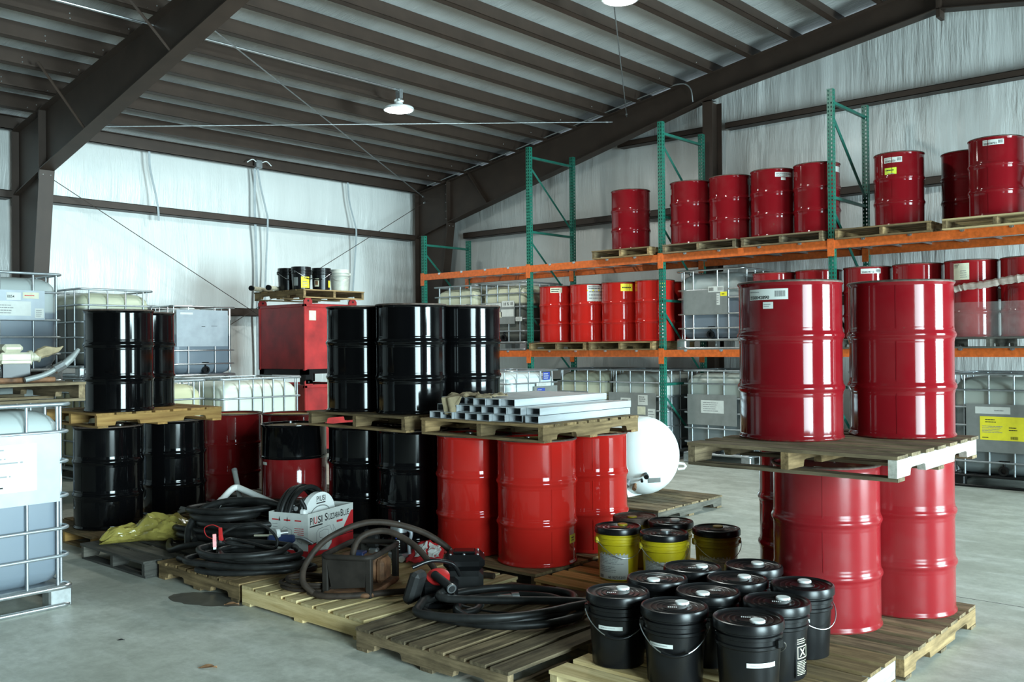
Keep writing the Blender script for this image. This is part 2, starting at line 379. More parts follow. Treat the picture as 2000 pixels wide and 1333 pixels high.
def text_geo(s, size):
    """flat outline of a word: verts (x, y), faces, width"""
    if (s, size) in _txt: return _txt[(s, size)]
    cu = bpy.data.curves.new('lettering', 'FONT'); cu.body = s; cu.size = size; cu.resolution_u = 3; cu.offset = 0.012*size if len(s) < 12 else 0
    o = bpy.data.objects.new('lettering', cu); COL.objects.link(o)
    dg = bpy.context.evaluated_depsgraph_get(); dg.update(); ev = o.evaluated_get(dg); me = ev.to_mesh()
    v = [(p.co.x, p.co.y) for p in me.vertices]; fc = [tuple(p.vertices) for p in me.polygons]
    ev.to_mesh_clear(); bpy.data.objects.remove(o); bpy.data.curves.remove(cu)
    wd = max((p[0] for p in v), default=0); _txt[(s, size)] = (v, fc, wd); return _txt[(s, size)]
def text_on(mb, s, size, fn, x0=0.0, y0=0.0, sx=1.0, width=None):
    """lay a word on a surface; fn(x, y) -> 3D point"""
    v, fc, wd = text_geo(s, size)
    if width: sx = width/wd
    return mb.add([fn(x0+p[0]*sx, y0+p[1]) for p in v], fc)
def rect_on(mb, fn, x0, x1, y0, y1, nx=1, ny=1):
    vs = [fn(x0+(x1-x0)*i/nx, y0+(y1-y0)*j/ny) for j in range(ny+1) for i in range(nx+1)]
    return mb.add(vs, [(j*(nx+1)+i, j*(nx+1)+i+1, (j+1)*(nx+1)+i+1, (j+1)*(nx+1)+i) for j in range(ny) for i in range(nx)])
def slab_on(mb, fn, x0, x1, y0, y1, nx=1, t=0.0):
    return rect_on(mb, fn, x0, x1, y0, y1, nx)
def cyl_fn(R, th0, z0, off=0.0):
    return lambda x, y: ((R+off)*math.cos(th0+x/R), (R+off)*math.sin(th0+x/R), z0+y)
def print_lines(mb, fn, x0, x1, y0, y1, rows, seed=1, th=0.35):
    """rows of small print drawn as broken dashes"""
    rnd = random.Random(seed); dy = (y1-y0)/rows
    for k in range(rows):
        x = x0; yy = y1-(k+0.7)*dy
        end = x1-(x1-x0)*rnd.uniform(0, 0.35)
        while x < end:
            ww = (x1-x0)*rnd.uniform(0.05, 0.22); rect_on(mb, fn, x, min(x+ww, end), yy, yy+dy*th); x += ww+(x1-x0)*0.02
    return mb
def barcode(mb, fn, x0, x1, y0, y1, seed=3):
    rnd = random.Random(seed); x = x0
    while x < x1:
        ww = (x1-x0)*rnd.uniform(0.015, 0.05); rect_on(mb, fn, x, x+ww, y0, y1); x += ww+(x1-x0)*rnd.uniform(0.02, 0.05)
    return mb

# ================================================================== THE BUILDING
XL, YB, YF = -14.16, 13.5, -7.0          # insulation faces: side wall, gable wall, wall behind the camera
RIDGE = -3.95; SLOPE = 0.165
def raf_top(x): return 4.79 + SLOPE*((x if x < RIDGE else 2*RIDGE-x) + 13.77)
def roof_z(x): return raf_top(x) + 0.232
struct('floor', MB().box(XL-0.1, WALL_R+0.2, YF-0.1, YB+0.1, -0.15, 0.0), 'concrete')
_fl = bpy.data.objects['floor']
jt = MB().box(-3.2, 3.2, -0.003, 0.003, 0.0, 0.0006); obj('control_joint', jt, 'dark_void', _fl, (0.55, 6.62, 0))
jt = MB().box(-0.003, 0.003, -6.5, 6.5, 0.0, 0.0006); obj('control_joint', jt, 'dark_void', _fl, (1.2, 3.5, 0))

def crease(a, z, amp, seed):
    """depth of the blanket's folds at (along, height)"""
    p = Vector((a*3.1+seed, z*0.30, seed*0.37))
    d = noise.fractal(p, 0.9, 2.1, 4)
    big = noise.noise(Vector((a*0.8+seed, z*0.2, 3.3)))
    return amp*(0.55*d+0.6*big)
def blanket(name, pts_fn, nu, nv, mat):
    mb = MB(); vs = [pts_fn(i/nu, j/nv) for j in range(nv+1) for i in range(nu+1)]
    mb.add(vs, [(j*(nu+1)+i, j*(nu+1)+i+1, (j+1)*(nu+1)+i+1, (j+1)*(nu+1)+i) for j in range(nv) for i in range(nu)])
    me = mb.mesh(name, 180); return struct(name, me, mat)
GIRTS_L = (2.305, 3.87)
def sag(z, girts, top):
    lv = [0.0]+list(girts)+[top]
    for a, b_ in zip(lv, lv[1:]):
        if a <= z <= b_: return 0.05*math.sin(PI*(z-a)/(b_-a))
    return 0.0
def wl(uu, vv):
    y = YF+(YB-YF)*uu; top = roof_z(XL); z = top*vv
    return (XL+sag(z, GIRTS_L, top)+crease(y, z, 0.030, 1.7), y, z)
wall_l = blanket('wall_left', wl, 420, 60, 'insulation')
GIRTS_B = (2.305, 3.87, 5.11)
def wb(uu, vv):
    x = XL+(WALL_R+0.2-XL)*uu; top = roof_z(x); z = top*vv
    k = sag(min(z, 5.0), GIRTS_B, 6.4)+crease(x, z, 0.034, 9.1)
    return (x, YB-k, z)
wall_b = blanket('wall_back', wb, 420, 70, 'insulation')
# wall with the two open roll-up doors, and the wall behind the camera
wr = MB(); ys = [YF, DOORS[0][0], DOORS[0][1], DOORS[1][0], DOORS[1][1], YB]
for a, b_ in ((0, 1), (2, 3), (4, 5)): wr.box(WALL_R, WALL_R+0.2, ys[a], ys[b_], 0, 4.97)
for a, b_ in ((1, 2), (3, 4)): wr.box(WALL_R, WALL_R+0.2, ys[a], ys[b_], DOOR_H, 4.97)
struct('wall_right', wr, 'dark_unseen_wall')
struct('wall_front', MB().prism([(XL, 0), (WALL_R+0.2, 0), (WALL_R+0.2, roof_z(WALL_R)), (RIDGE, roof_z(RIDGE)), (XL, roof_z(XL))], YF-0.1, YF, 'y'), 'dark_unseen_wall')
# roof blanket
def rf(side):
    def g(uu, vv):
        x = XL-0.05+(RIDGE-XL+0.05)*uu
        if side: x = RIDGE+(WALL_R+0.25-RIDGE)*uu
        y = YF+(YB+0.02-YF)*vv
        return (x, y, roof_z(x)+0.012*noise.noise(Vector((x*0.9, y*5.0, 2.0)))+0.03)
    return g
ceil = blanket('ceiling', rf(0), 60, 300, 'roof_insulation')
blanket('ceiling', rf(1), 40, 60, 'roof_insulation')

# girts: C-sections on the walls
def csec(L, h=0.10, d=0.20, t=0.008, lip=0.02):
    """channel lying along x, web towards -y at y=0..., open at the back"""
    mb = MB()
    mb.box(0, L, 0, t, -h/2, h/2); mb.box(0, L, 0, d, h/2-t, h/2); mb.box(0, L, 0, d, -h/2, -h/2+t)
    return mb
gy = [(-7.0, 5.25), (5.45, 12.85)]
for z, h in ((2.305, 0.13), (3.87, 0.11)):
    for a, b_ in gy:
        mb = MB(); L = b_-a
        mb.box(0, 0.008, 0, L, -h/2, h/2); mb.box(-0.24, 0.008, 0, L, h/2-0.008, h/2); mb.box(-0.24, 0.008, 0, L, -h/2, -h/2+0.008)
        obj('girt', mb, 'steel_brown', wall_l, (-13.93, a, z))
for z, h, segs in ((2.305, 0.13, ((-13.0, -7.5), (-7.25, 6.2))), (3.87, 0.11, ((-13.0, -7.5), (-7.25, 6.2))), (5.11, 0.09, ((-9.3, -7.5), (-7.25, 2.2)))):
    for a, b_ in segs:
        mb = csec(b_-a, h); obj('girt', mb, 'steel_brown', wall_b, (a, 13.28, z))
# eave strut
mb = MB(); mb.box(0, 0.01, 0, YB-YF, 0, 0.2); mb.box(0.0, 0.07, 0, YB-YF, 0, 0.01); mb.box(0.06, 0.07, 0, YB-YF, 0, 0.03); mb.box(0, 0.07, 0, YB-YF, 0.19, 0.2)
obj('eave_strut', mb, 'steel_brown', wall_l, (-13.96, YF, 4.77))

# purlins: Z-sections along y on top of the rafters, tilted with the roof
def zsec(L):
    mb = MB(); t = 0.006
    mb.box(-t/2, t/2, 0, L, 0, 0.228)
    mb.box(-t/2, 0.08, 0, L, 0, t); mb.box(0.074, 0.08, 0, L, 0, 0.022)
    mb.box(-0.08, t/2, 0, L, 0.228-t, 0.228); mb.box(-0.08, -0.074, 0, L, 0.206, 0.228)
    return mb
zme = zsec(YB-YF).mesh('purlin'); zme.materials.append(M['steel_brown'])
bolt_me = MB().lathe([(0.008, 0), (0.008, 0.006), (0.004, 0.009)], 8).mesh('bolt'); bolt_me.materials.append(M['zinc'])
px = [-13.2, -12.56, -11.91, -11.25, -10.60, -9.94, -9.28, -8.63, -7.97, -7.31, -6.66, -6.0, -5.35, -4.72, -4.2]
tl = -math.atan(SLOPE)
for x in px:
    p = obj('purlin', zme, None, ceil, (x, YF, raf_top(x)), (0, tl, 0))
    for dy, dz in ((4.62, 0.07), (4.62, 0.13), (5.18, 0.06), (5.30, 0.12), (5.85, 0.09), (12.55, 0.10)):
        obj('bolt', bolt_me, None, p, (0.003, dy-YF, dz), (0, PI/2, 0))
for x in px[:-1]:
    obj('purlin', zme, None, ceil, (2*RIDGE-x, YF, raf_top(x)), (0, -tl, PI if False else 0))

# rigid frames: tapered columns and roof beams
FY = (5.35, 12.97)
def under(x): 
    if x < -7.16: return 4.11+(x+13.04)*(5.54-4.11)/(13.04-7.16)
    return 5.54+(x+7.16)*(6.04-5.54)/(7.16+RIDGE)
for k, y in enumerate(FY):
    hw = 0.10; t = 0.012
    xs0 = -13.04
    nm = ('steel roof beam rising from the column beside the stacked bulk tanks', 'steel roof beam along the gable wall above the green rack')[k]
    bm = thing('roof_beam', nm, 'roof beam', (0, y, 0)); del bm['category']; bm['kind'] = 'structure'
    web = [(xs0, under(xs0)), (-7.16, under(-7.16)), (RIDGE, under(RIDGE)), (RIDGE, raf_top(RIDGE)), (xs0, raf_top(xs0))]
    obj('web', MB().prism(web, -0.004, 0.004), 'steel_brown', bm)
    def strip(pts, nm2, z_off):
        mb = MB()
        for (a, az), (b_, bz) in zip(pts, pts[1:]):
            mb.add([(a, -hw, az), (b_, -hw, bz), (b_, hw, bz), (a, hw, az), (a, -hw, az+t), (b_, -hw, bz+t), (b_, hw, bz+t), (a, hw, az+t)],
                   [(0, 1, 2, 3), (7, 6, 5, 4), (0, 4, 5, 1), (3, 2, 6, 7), (0, 3, 7, 4), (1, 5, 6, 2)])
        obj(nm2, mb, 'steel_brown', bm)
    strip([(xs0, under(xs0)-t), (-7.16, under(-7.16)-t), (RIDGE, under(RIDGE)-t)], 'lower_flange', 0)
    strip([(-13.93, raf_top(-13.93)-t), (RIDGE, raf_top(RIDGE)-t)], 'upper_flange', 0)
    obj('end_plate', MB().box(xs0-0.012, xs0+0.012, -hw, hw, under(xs0)-0.14, raf_top(xs0)), 'steel_brown', bm)
    obj('end_plate', MB().box(RIDGE-0.012, RIDGE+0.012, -hw, hw, under(RIDGE)-0.12, raf_top(RIDGE)), 'steel_brown', bm)
    if k:
        obj('stiffener', MB().prism([(-12.0, under(-12.0)), (-11.985, under(-12.0)), (-12.485, raf_top(-12.5)), (-12.5, raf_top(-12.5))], -0.09, -0.004), 'steel_brown', bm)
    for zz in (4.18, 4.33, 4.5, 4.66, 4.85):
        obj('bolt', bolt_me, None, bm, (xs0-0.05, -0.06, zz), (PI/2, 0, 0))
    for zz in (-0.05, 0.05):
        obj('bolt', bolt_me, None, bm, (xs0+0.02, zz, under(xs0)-0.07), (0, PI/2, 0))
    # flange braces from the lower flange up to a purlin, on both sides where the beam is in the open
    for x in ((-11.7, -9.6, -7.6) if k == 0 else ()):
        for sgn in (-1, 1):
            obj('flange_brace', MB().tube([(x, sgn*0.09, under(x)+0.01), (x-0.05, sgn*0.62, raf_top(x)+0.03)], 0.017, 4), 'steel_brown', bm)
    # the slope past the ridge
    b2 = thing('roof_beam', ('steel roof beam over the open floor beyond the ridge', 'steel roof beam past the ridge of the gable wall')[k], 'roof beam', (0, y, 0)); del b2['category']; b2['kind'] = 'structure'
    fx = lambda x: 2*RIDGE-x
    obj('web', MB().prism([(fx(a), b_) for a, b_ in web], -0.004, 0.004), 'steel_brown', b2)
    bm_keep = bm; bm = b2
    strip([(fx(xs0), under(xs0)-t), (fx(-7.16), under(-7.16)-t), (RIDGE, under(RIDGE)-t)], 'lower_flange', 0)
    strip([(fx(-13.93), raf_top(-13.93)-t), (RIDGE, raf_top(RIDGE)-t)], 'upper_flange', 0)
    obj('end_plate', MB().box(RIDGE+0.013, RIDGE+0.037, -hw, hw, under(RIDGE)-0.12, raf_top(RIDGE)), 'steel_brown', b2)
    bm = bm_keep
    for sgn, lab in ((1, ('dark brown tapered steel column behind the stacked bulk tanks', 'dark brown corner column behind the short rack post')[k]), (-1, ('dark brown column on the wall with the open doors', 'dark brown column at the far corner past the doors')[k])):
        cl = thing('steel_column', lab, 'column', (0, y, 0)); del cl['category']; cl['kind'] = 'structure'
        g = (lambda x: x) if sgn > 0 else fx
        xi = lambda z: -13.62+0.60*z/4.1
        poly = [(-13.93, 0), (xi(0), 0), (xi(4.1), 4.1), (xs0-0.012, 4.1), (xs0-0.012, raf_top(xs0)-0.012), (-13.93, raf_top(-13.93)-0.012)]
        obj('web', MB().prism([(g(a), b_) for a, b_ in poly], -0.004, 0.004), 'steel_brown', cl)
        mb = MB().add([(g(xi(0)), -hw, 0), (g(xi(4.1)), -hw, 4.1), (g(xi(4.1)), hw, 4.1), (g(xi(0)), hw, 0), (g(xi(0)+t), -hw, 0), (g(xi(4.1)+t), -hw, 4.1), (g(xi(4.1)+t), hw, 4.1), (g(xi(0)+t), hw, 0)],
                      [(0, 1, 2, 3), (7, 6, 5, 4), (0, 4, 5, 1), (3, 2, 6, 7), (0, 3, 7, 4), (1, 5, 6, 2)])
        obj('inner_flange', mb, 'steel_brown', cl)
        a, b_ = sorted((g(-13.945), g(-13.93)))
        obj('outer_flange', MB().box(a, b_, -hw, hw, 0, raf_top(-13.93)-0.012), 'steel_brown', cl)
        mb = MB().add([(g(-13.93), -0.08, 3.86), (g(-13.03), -0.08, 4.10), (g(-13.03), 0.08, 4.10), (g(-13.93), 0.08, 3.86), (g(-13.93), -0.08, 3.872), (g(-13.03), -0.08, 4.112), (g(-13.03), 0.08, 4.112), (g(-13.93), 0.08, 3.872)],
                      [(0, 1, 2, 3), (7, 6, 5, 4), (0, 4, 5, 1), (3, 2, 6, 7), (0, 3, 7, 4), (1, 5, 6, 2)])
        obj('knee_plate', mb, 'steel_brown', cl)
# endwall column on the gable
cl = thing('steel_column', 'slim brown wall column on the gable between two rack bays', 'column', (-7.375, 13.05, 0)); del cl['category']; cl['kind'] = 'structure'
zt = under(-7.4)-0.02
obj('web', MB().box(-0.004, 0.004, -0.088, 0.188, 0, zt), 'steel_brown', cl)
obj('inner_flange', MB().box(-0.085, 0.085, -0.10, -0.088, 0, zt), 'steel_brown', cl)
obj('outer_flange', MB().box(-0.085, 0.085, 0.188, 0.20, 0, zt), 'steel_brown', cl)
obj('end_plate', MB().box(-0.10, 0.10, -0.10, 0.0, zt-0.012, zt), 'zinc_dull', cl)

# rods of the wind bracing
def rod(label, a, b_, group, rad=0.008, mat='zinc_dull'):
    a, b_ = Vector(a), Vector(b_)
    t = thing('brace_rod', label, 'brace rod', a, 0, group)
    d = b_-a
    obj('rod', MB().tube([(0, 0, 0), d], rad, 8), mat, t)
    n = d.normalized()
    for p in (n*0.10, d-n*0.10):
        obj('turnbuckle', MB().tube([p-n*0.035, p-n*0.02, p+n*0.02, p+n*0.035], [0.010, 0.018, 0.018, 0.010], 8), 'zinc', t)
rod('thin galvanised roof rod sloping down to the corner column', (-9.44, 5.46, 5.36), (-13.72, 12.93, 4.66), 'wind bracing rods')
rod('thin galvanised roof rod crossing level below the round lamp', (-13.15, 5.46, 4.72), (-9.15, 12.93, 5.42), 'wind bracing rods')
rod('thin roof rod coming down from the ridge to the gable beam', (-4.10, 5.46, 6.22), (-8.86, 12.93, 5.46), 'wind bracing rods')
rod('dark wall rod falling from the knee of the tapered column', (-13.70, 5.365, 4.30), (-13.70, 12.955, 0.10), 'wind bracing rods', 0.006, 'steel_brown')
rod('dark wall rod rising to the corner column over the red bin', (-13.66, 12.955, 4.60), (-13.66, 5.365, 0.30), 'wind bracing rods', 0.006, 'steel_brown')

# straps hanging on the side wall, conduit
def strap(label, pts, wd=0.034):
    mb = MB(); P = spline(pts, 6); vs = []; fs = []
    for p in P: vs += [(p.x, p.y-wd/2, p.z), (p.x, p.y+wd/2, p.z), (p.x+0.006, p.y+wd/2, p.z), (p.x+0.006, p.y-wd/2, p.z)]
    for i in range(len(P)-1):
        for k in range(4): fs.append((4*i+k, 4*i+(k+1) % 4, 4*i+4+(k+1) % 4, 4*i+4+k))
    fs += [(0, 1, 2, 3), (4*len(P)-1, 4*len(P)-2, 4*len(P)-3, 4*len(P)-4)]
    tag(obj('wall_strap', mb.add(vs, fs), 'strap'), label, 'strap', 'straps on the side wall')
strap('grey strap hanging in a bow from the eave next to the tapered column', [(-13.93, 7.27, 4.78), (-13.92, 7.28, 4.5), (-13.90, 7.36, 4.1), (-13.905, 7.40, 3.87), (-13.91, 7.41, 3.70)])
strap('grey strap in a bow below the junction box on the eave', [(-13.92, 9.22, 4.76), (-13.91, 9.27, 4.45), (-13.90, 9.37, 4.05), (-13.905, 9.40, 3.87), (-13.95, 9.40, 3.3), (-13.97, 9.38, 2.5), (-13.98, 9.38, 1.0)])
strap('straight grey strap beside the bowed strap under the junction box', [(-13.93, 9.17, 4.76), (-13.96, 9.18, 4.2), (-14.0, 9.22, 3.6), (-14.0, 9.24, 2.5), (-14.0, 9.24, 1.0)], 0.045)
strap('grey strap in a bow near the corner column and the white pail', [(-13.93, 11.17, 4.77), (-13.92, 11.2, 4.4), (-13.90, 11.31, 4.0), (-13.905, 11.34, 3.8), (-13.95, 11.33, 3.2), (-13.98, 11.30, 2.5), (-13.98, 11.30, 1.0)])
jb = thing('junction_box', 'small grey junction box clamped to the eave beam', 'junction box', (-13.88, 9.2, 4.78))
obj('box_body', MB().bbox(-0.03, 0.05, -0.06, 0.06, -0.02, 0.12, 0.008), 'zinc_dull', jb)
for s in (-1, 1): obj('cable_tail', MB().tube(spline([(0.03, s*0.05, 0.08), (0.05, s*0.14, 0.11), (0.04, s*0.24, 0.05)], 5), 0.008, 6), 'white_plastic', jb)
# conduit along the gable beam and along a purlin
c1 = [(-13.5, 12.80, 4.86)]
for x in (-12, -11, -10, -9, -8.2): c1.append((x, 12.80, raf_top(x)+0.02))
c1 += [(-7.75, 12.80, raf_top(-7.75)-0.02), (-7.58, 12.80, 5.66), (-7.55, 12.82, 5.45)]
tag(obj('conduit', MB().tube(spline(c1, 6), 0.011, 8).mesh('conduit', 60), 'zinc_dull'), 'thin steel conduit running up the gable beam and bending down', 'conduit')
cc = MB().tube([(-10.13, -6.5, raf_top(-10.13)-0.015), (-10.13, 9.03, raf_top(-10.13)-0.015)], 0.012, 8)
tag(obj('conduit', cc, 'zinc'), 'bright steel conduit along a purlin to the hanging lamp', 'conduit')

# high-bay lamps
def lamp(label, x, y, z):
    t = thing('high_bay_lamp', label, 'lamp', (x, y, z), 0, 'round lamps under the roof')
    top = raf_top(x)-z
    obj('housing', MB().lathe([(0.06, 0.10), (0.07, 0.06), (0.20, 0.045), (0.215, 0.03), (0.215, 0.0), (0.195, 0.0)], 40, cap1=False).mesh('housing', 40), 'lamp_body', t)
    obj('lens', MB().lathe([(0.193, 0.004), (0.19, -0.006), (0.12, -0.012), (0.02, -0.014)], 40).mesh('lens', 60), 'lamp_lens', t)
    obj('box_cover', MB().bbox(-0.05, 0.05, -0.02, 0.04, top-0.16, top-0.02, 0.006), 'zinc_dull', t)
    cab = [(0, 0.02, top-0.16), (0.01, 0.0, top-0.22)]
    for k in range(15):
        a = k*0.9; cab.append((0.05*math.cos(a)+0.02*math.sin(k), 0.05*math.sin(a), 0.10+0.05*math.sin(k*0.5)**2+0.01))
    cab.append((0, 0, 0.09))
    obj('cable', MB().tube(spline(cab, 5), 0.008, 6), 'white_plastic', t)
    obj('hook', MB().tube([(0, 0, 0.09), (0, 0, top-0.15)], 0.007, 6), 'zinc', t)
    l = area('lamp_light', (x, y, z-0.02), (0, 0, 0), 0.36, 0.36, LAMP_W, (0.93, 1.0, 0.94), 'DISK'); l.parent = None
lamp('round lit lamp hanging beside the end of the conduit', -10.10, 9.03, 5.07)
lamp('round lit lamp cut by the top of the picture', -6.28, 9.05, 5.70)

# ================================================================== BUILDERS FOR THE REPEATED THINGS
def to_cam(x, y): return math.atan2(-y, -x)          # bearing of the photographer from a thing
def screen_ang(x, y, s): return to_cam(x, y)+math.asin(max(-1, min(1, 2*s-1)))   # bearing of the strip seen at fraction s of its width

# ---- 55 gallon drum: body with two rolling hoops, rolled rims, recessed lid with bungs
DR, DH = 0.286, 0.893
def drum_profile(h=DH):
    p = [(DR-0.012, 0.014), (DR+0.004, 0.002), (DR+0.008, 0.006), (DR+0.008, 0.014), (DR, 0.024), (DR, 0.034)]
    for zc in (h*0.325, h*0.655):
        p += [(DR, zc-0.050), (DR, zc-0.042), (DR+0.003, zc-0.030), (DR+0.002, zc-0.024), (DR+0.010, zc-0.012), (DR+0.0135, zc), (DR+0.010, zc+0.012), (DR+0.002, zc+0.024), (DR+0.003, zc+0.030), (DR, zc+0.042), (DR, zc+0.050)]
    p += [(DR, h-0.034), (DR, h-0.024), (DR+0.008, h-0.014), (DR+0.008, h-0.005), (DR+0.004, h-0.001), (DR-0.004, h-0.001), (DR-0.006, h-0.006), (DR-0.008, h-0.020)]
    return p
drum_me = MB().lathe(drum_profile(), 48, cap1=False).mesh('body', 50)
_s = MB(); _s.v = []; 
seam_me = MB().box(-0.003, 0.003, 0, 0.0016, 0.03, DH-0.03).mesh('seam')
lid_me = MB().lathe([(DR-0.006, DH-0.030), (DR-0.006, DH-0.020), (DR-0.03, DH-0.021), (DR-0.034, DH-0.018), (DR-0.05, DH-0.018), (DR-0.054, DH-0.022), (0.02, DH-0.022)], 40).mesh('lid', 40)
rim_me = MB().lathe([(DR+0.0085, DH-0.012), (DR+0.0095, DH-0.006), (DR+0.004, DH+0.0005), (DR-0.004, DH+0.0005), (DR-0.0065, DH-0.006)], 48, cap0=False, cap1=False).mesh('rim', 60)
bung_me = MB().lathe([(0.033, 0), (0.033, 0.010), (0.024, 0.014), (0.022, 0.010), (0.004, 0.010)], 16).mesh('bung', 40)
vent_me = MB().lathe([(0.016, 0), (0.016, 0.008), (0.010, 0.010)], 12).mesh('vent_plug', 40)
def patch(R, wd, hgt, off=0.0012, nx=8):
    mb = MB(); rect_on(mb, cyl_fn(R, -wd/2/R, 0, off), 0, wd, 0, hgt, nx); rect_on(mb, cyl_fn(R, -wd/2/R, 0, off-0.0010), 0, wd, 0, hgt, nx)
    return mb
def sticker(parent, R, ang, z, wd, hgt, mat, prints=(), name='label', rot=0.0):
    """label wrapped on a round body at a bearing; prints: (kind, args, ink)"""
    me = patch(R, wd, hgt).mesh(name, 60); o = obj(name, me, mat, parent, (0, 0, z), (0, 0, ang))
    fn = cyl_fn(R, -wd/2/R, 0, 0.0022)
    inks = {}
    for k, a, ink in prints:
        mb = inks.setdefault(ink, MB())
        if k == 'text': text_on(mb, a[0], a[1]*hgt, fn, a[2]*wd, a[3]*hgt, width=a[4]*wd)
        elif k == 'lines': print_lines(mb, fn, a[0]*wd, a[1]*wd, a[2]*hgt, a[3]*hgt, a[4], int(a[4]*7+z*100))
        elif k == 'bars': barcode(mb, fn, a[0]*wd, a[1]*wd, a[2]*hgt, a[3]*hgt, int(ang*50))
        elif k == 'rect': rect_on(mb, fn, a[0]*wd, a[1]*wd, a[2]*hgt, a[3]*hgt, 4)
    for ink, mb in inks.items(): obj('lettering', mb, ink, o)
    return o
def drum(label, x, y, z, mat, lid='red_lid', group=None, labels=(), seam=None, bungs=True, tilt=None):
    t = thing('steel_drum', label, 'drum', (x, y, z), 0, group)
    if tilt: t.rotation_euler = tilt
    b = obj('body', drum_me, mat, t, rot=(0, 0, random.uniform(0, 6)))
    sa = to_cam(x, y)+(random.uniform(-2.8, 2.8) if seam is None else math.asin(2*seam-1))
    obj('seam', seam_me, mat, b, (DR*math.cos(sa-b.rotation_euler[2]), DR*math.sin(sa-b.rotation_euler[2]), 0), (0, 0, sa-b.rotation_euler[2]-PI/2))
    obj('rim', rim_me, 'rim', t)
    l = obj('lid', lid_me, lid, t)
    if bungs:
        a = random.uniform(0, 6)
        obj('bung', bung_me, 'bung', l, (0.20*math.cos(a), 0.20*math.sin(a), DH-0.022)); obj('vent_plug', vent_me, 'bung', l, (-0.2*math.cos(a), -0.2*math.sin(a), DH-0.022))
    for (s0, s1, z0, z1, m, pr) in labels:
        a0, a1 = screen_ang(x, y, s0), screen_ang(x, y, s1)
        sticker(t, DR, (a0+a1)/2, z0, (a1-a0)*DR, z1-z0, m, pr)
    return t

# ---- timber pallet: deck boards along its x, three notched stringers along its y, bottom boards
PH = 0.125
_bc = {}
def board_mesh(L, wd, t, seed):
    k = (round(L, 2), round(wd, 3), round(t, 3), seed)
    if k not in _bc:
        rnd = random.Random(seed); n = 6; mb = MB(); vs = []; fs = []
        for i in range(n+1):
            x = -L/2+L*i/n; w0 = wd/2*(1+rnd.uniform(-0.03, 0.03)); dz = rnd.uniform(-0.0015, 0.0015)
            vs += [(x, -w0, dz), (x, w0, dz), (x, w0, t+dz), (x, -w0, t+dz)]
        for i in range(n):
            for q in range(4): fs.append((4*i+q, 4*i+(q+1) % 4, 4*i+4+(q+1) % 4, 4*i+4+q))
        fs += [(3, 2, 1, 0), (4*n, 4*n+1, 4*n+2, 4*n+3)]
        _bc[k] = mb.add(vs, fs).mesh('deck_board')
    return _bc[k]
_sc = {}
def stringer_mesh(L, h, notched, wd=0.042):
    k = (round(L, 2), round(h, 3), notched)
    if k not in _sc:
        a, b_ = -L/2, L/2; nh = h*0.42
        poly = [(a, 0)]
        if notched:
            for c in (-L*0.27, L*0.27):
                w2 = 0.115; poly += [(c-w2, 0), (c-w2+0.01, nh*0.85), (c-w2+0.03, nh), (c+w2-0.03, nh), (c+w2-0.01, nh*0.85), (c+w2, 0)]
        poly += [(b_, 0), (b_, h), (a, h)]
        _sc[k] = MB().prism([(p, q) for p, q in poly], -wd/2, wd/2, 'y').mesh('stringer')
    return _sc[k]
def pallet(label, x0, x1, y0, y1, z, along, deck, string=None, n=7, gap=0.035, notched=True, group=None, accent=None, tilt=None, t=0.018, nb=3, skip=(), cat='pallet', lead=None):
    """along: the world axis the deck boards run along"""
    string = string or deck
    W, D = x1-x0, y1-y0
    L, Wd, rz = (W, D, 0.0) if along == 'x' else (D, W, PI/2)
    p = thing('timber_pallet', label, cat, ((x0+x1)/2, (y0+y1)/2, z), rz, group)
    if tilt: p.rotation_euler = (tilt[0], tilt[1], rz)
    h = PH-2*t; bw = (Wd-gap*(n-1))/n
    rnd = random.Random(int(abs(x0*100+y0*10)))
    for i in range(n):
        if i in skip: continue
        yy = -Wd/2+bw/2+i*(bw+gap); mat = deck
        if accent and i in accent: mat = accent[i]
        k = 1.0
        if i in (0, n-1): k = 1.12
        obj('deck_board', board_mesh(L, bw*k, t, rnd.randint(0, 5)), mat, p, (rnd.uniform(-0.006, 0.006), yy, PH-t), (0, 0, rnd.uniform(-0.008, 0.008)))
    for i, xx in enumerate((-L/2+0.024, 0.0, L/2-0.024)):
        mat = string[i] if isinstance(string, (tuple, list)) else string
        obj('stringer', stringer_mesh(Wd, h, notched), mat, p, (xx, 0, t), (0, 0, PI/2))
    for i in range(nb):
        yy = -Wd/2+0.05+i*(Wd-0.10)/(nb-1)
        obj('bottom_board', board_mesh(L, 0.09, t, rnd.randint(0, 5)), deck, p, (0, yy, 0))
    return p

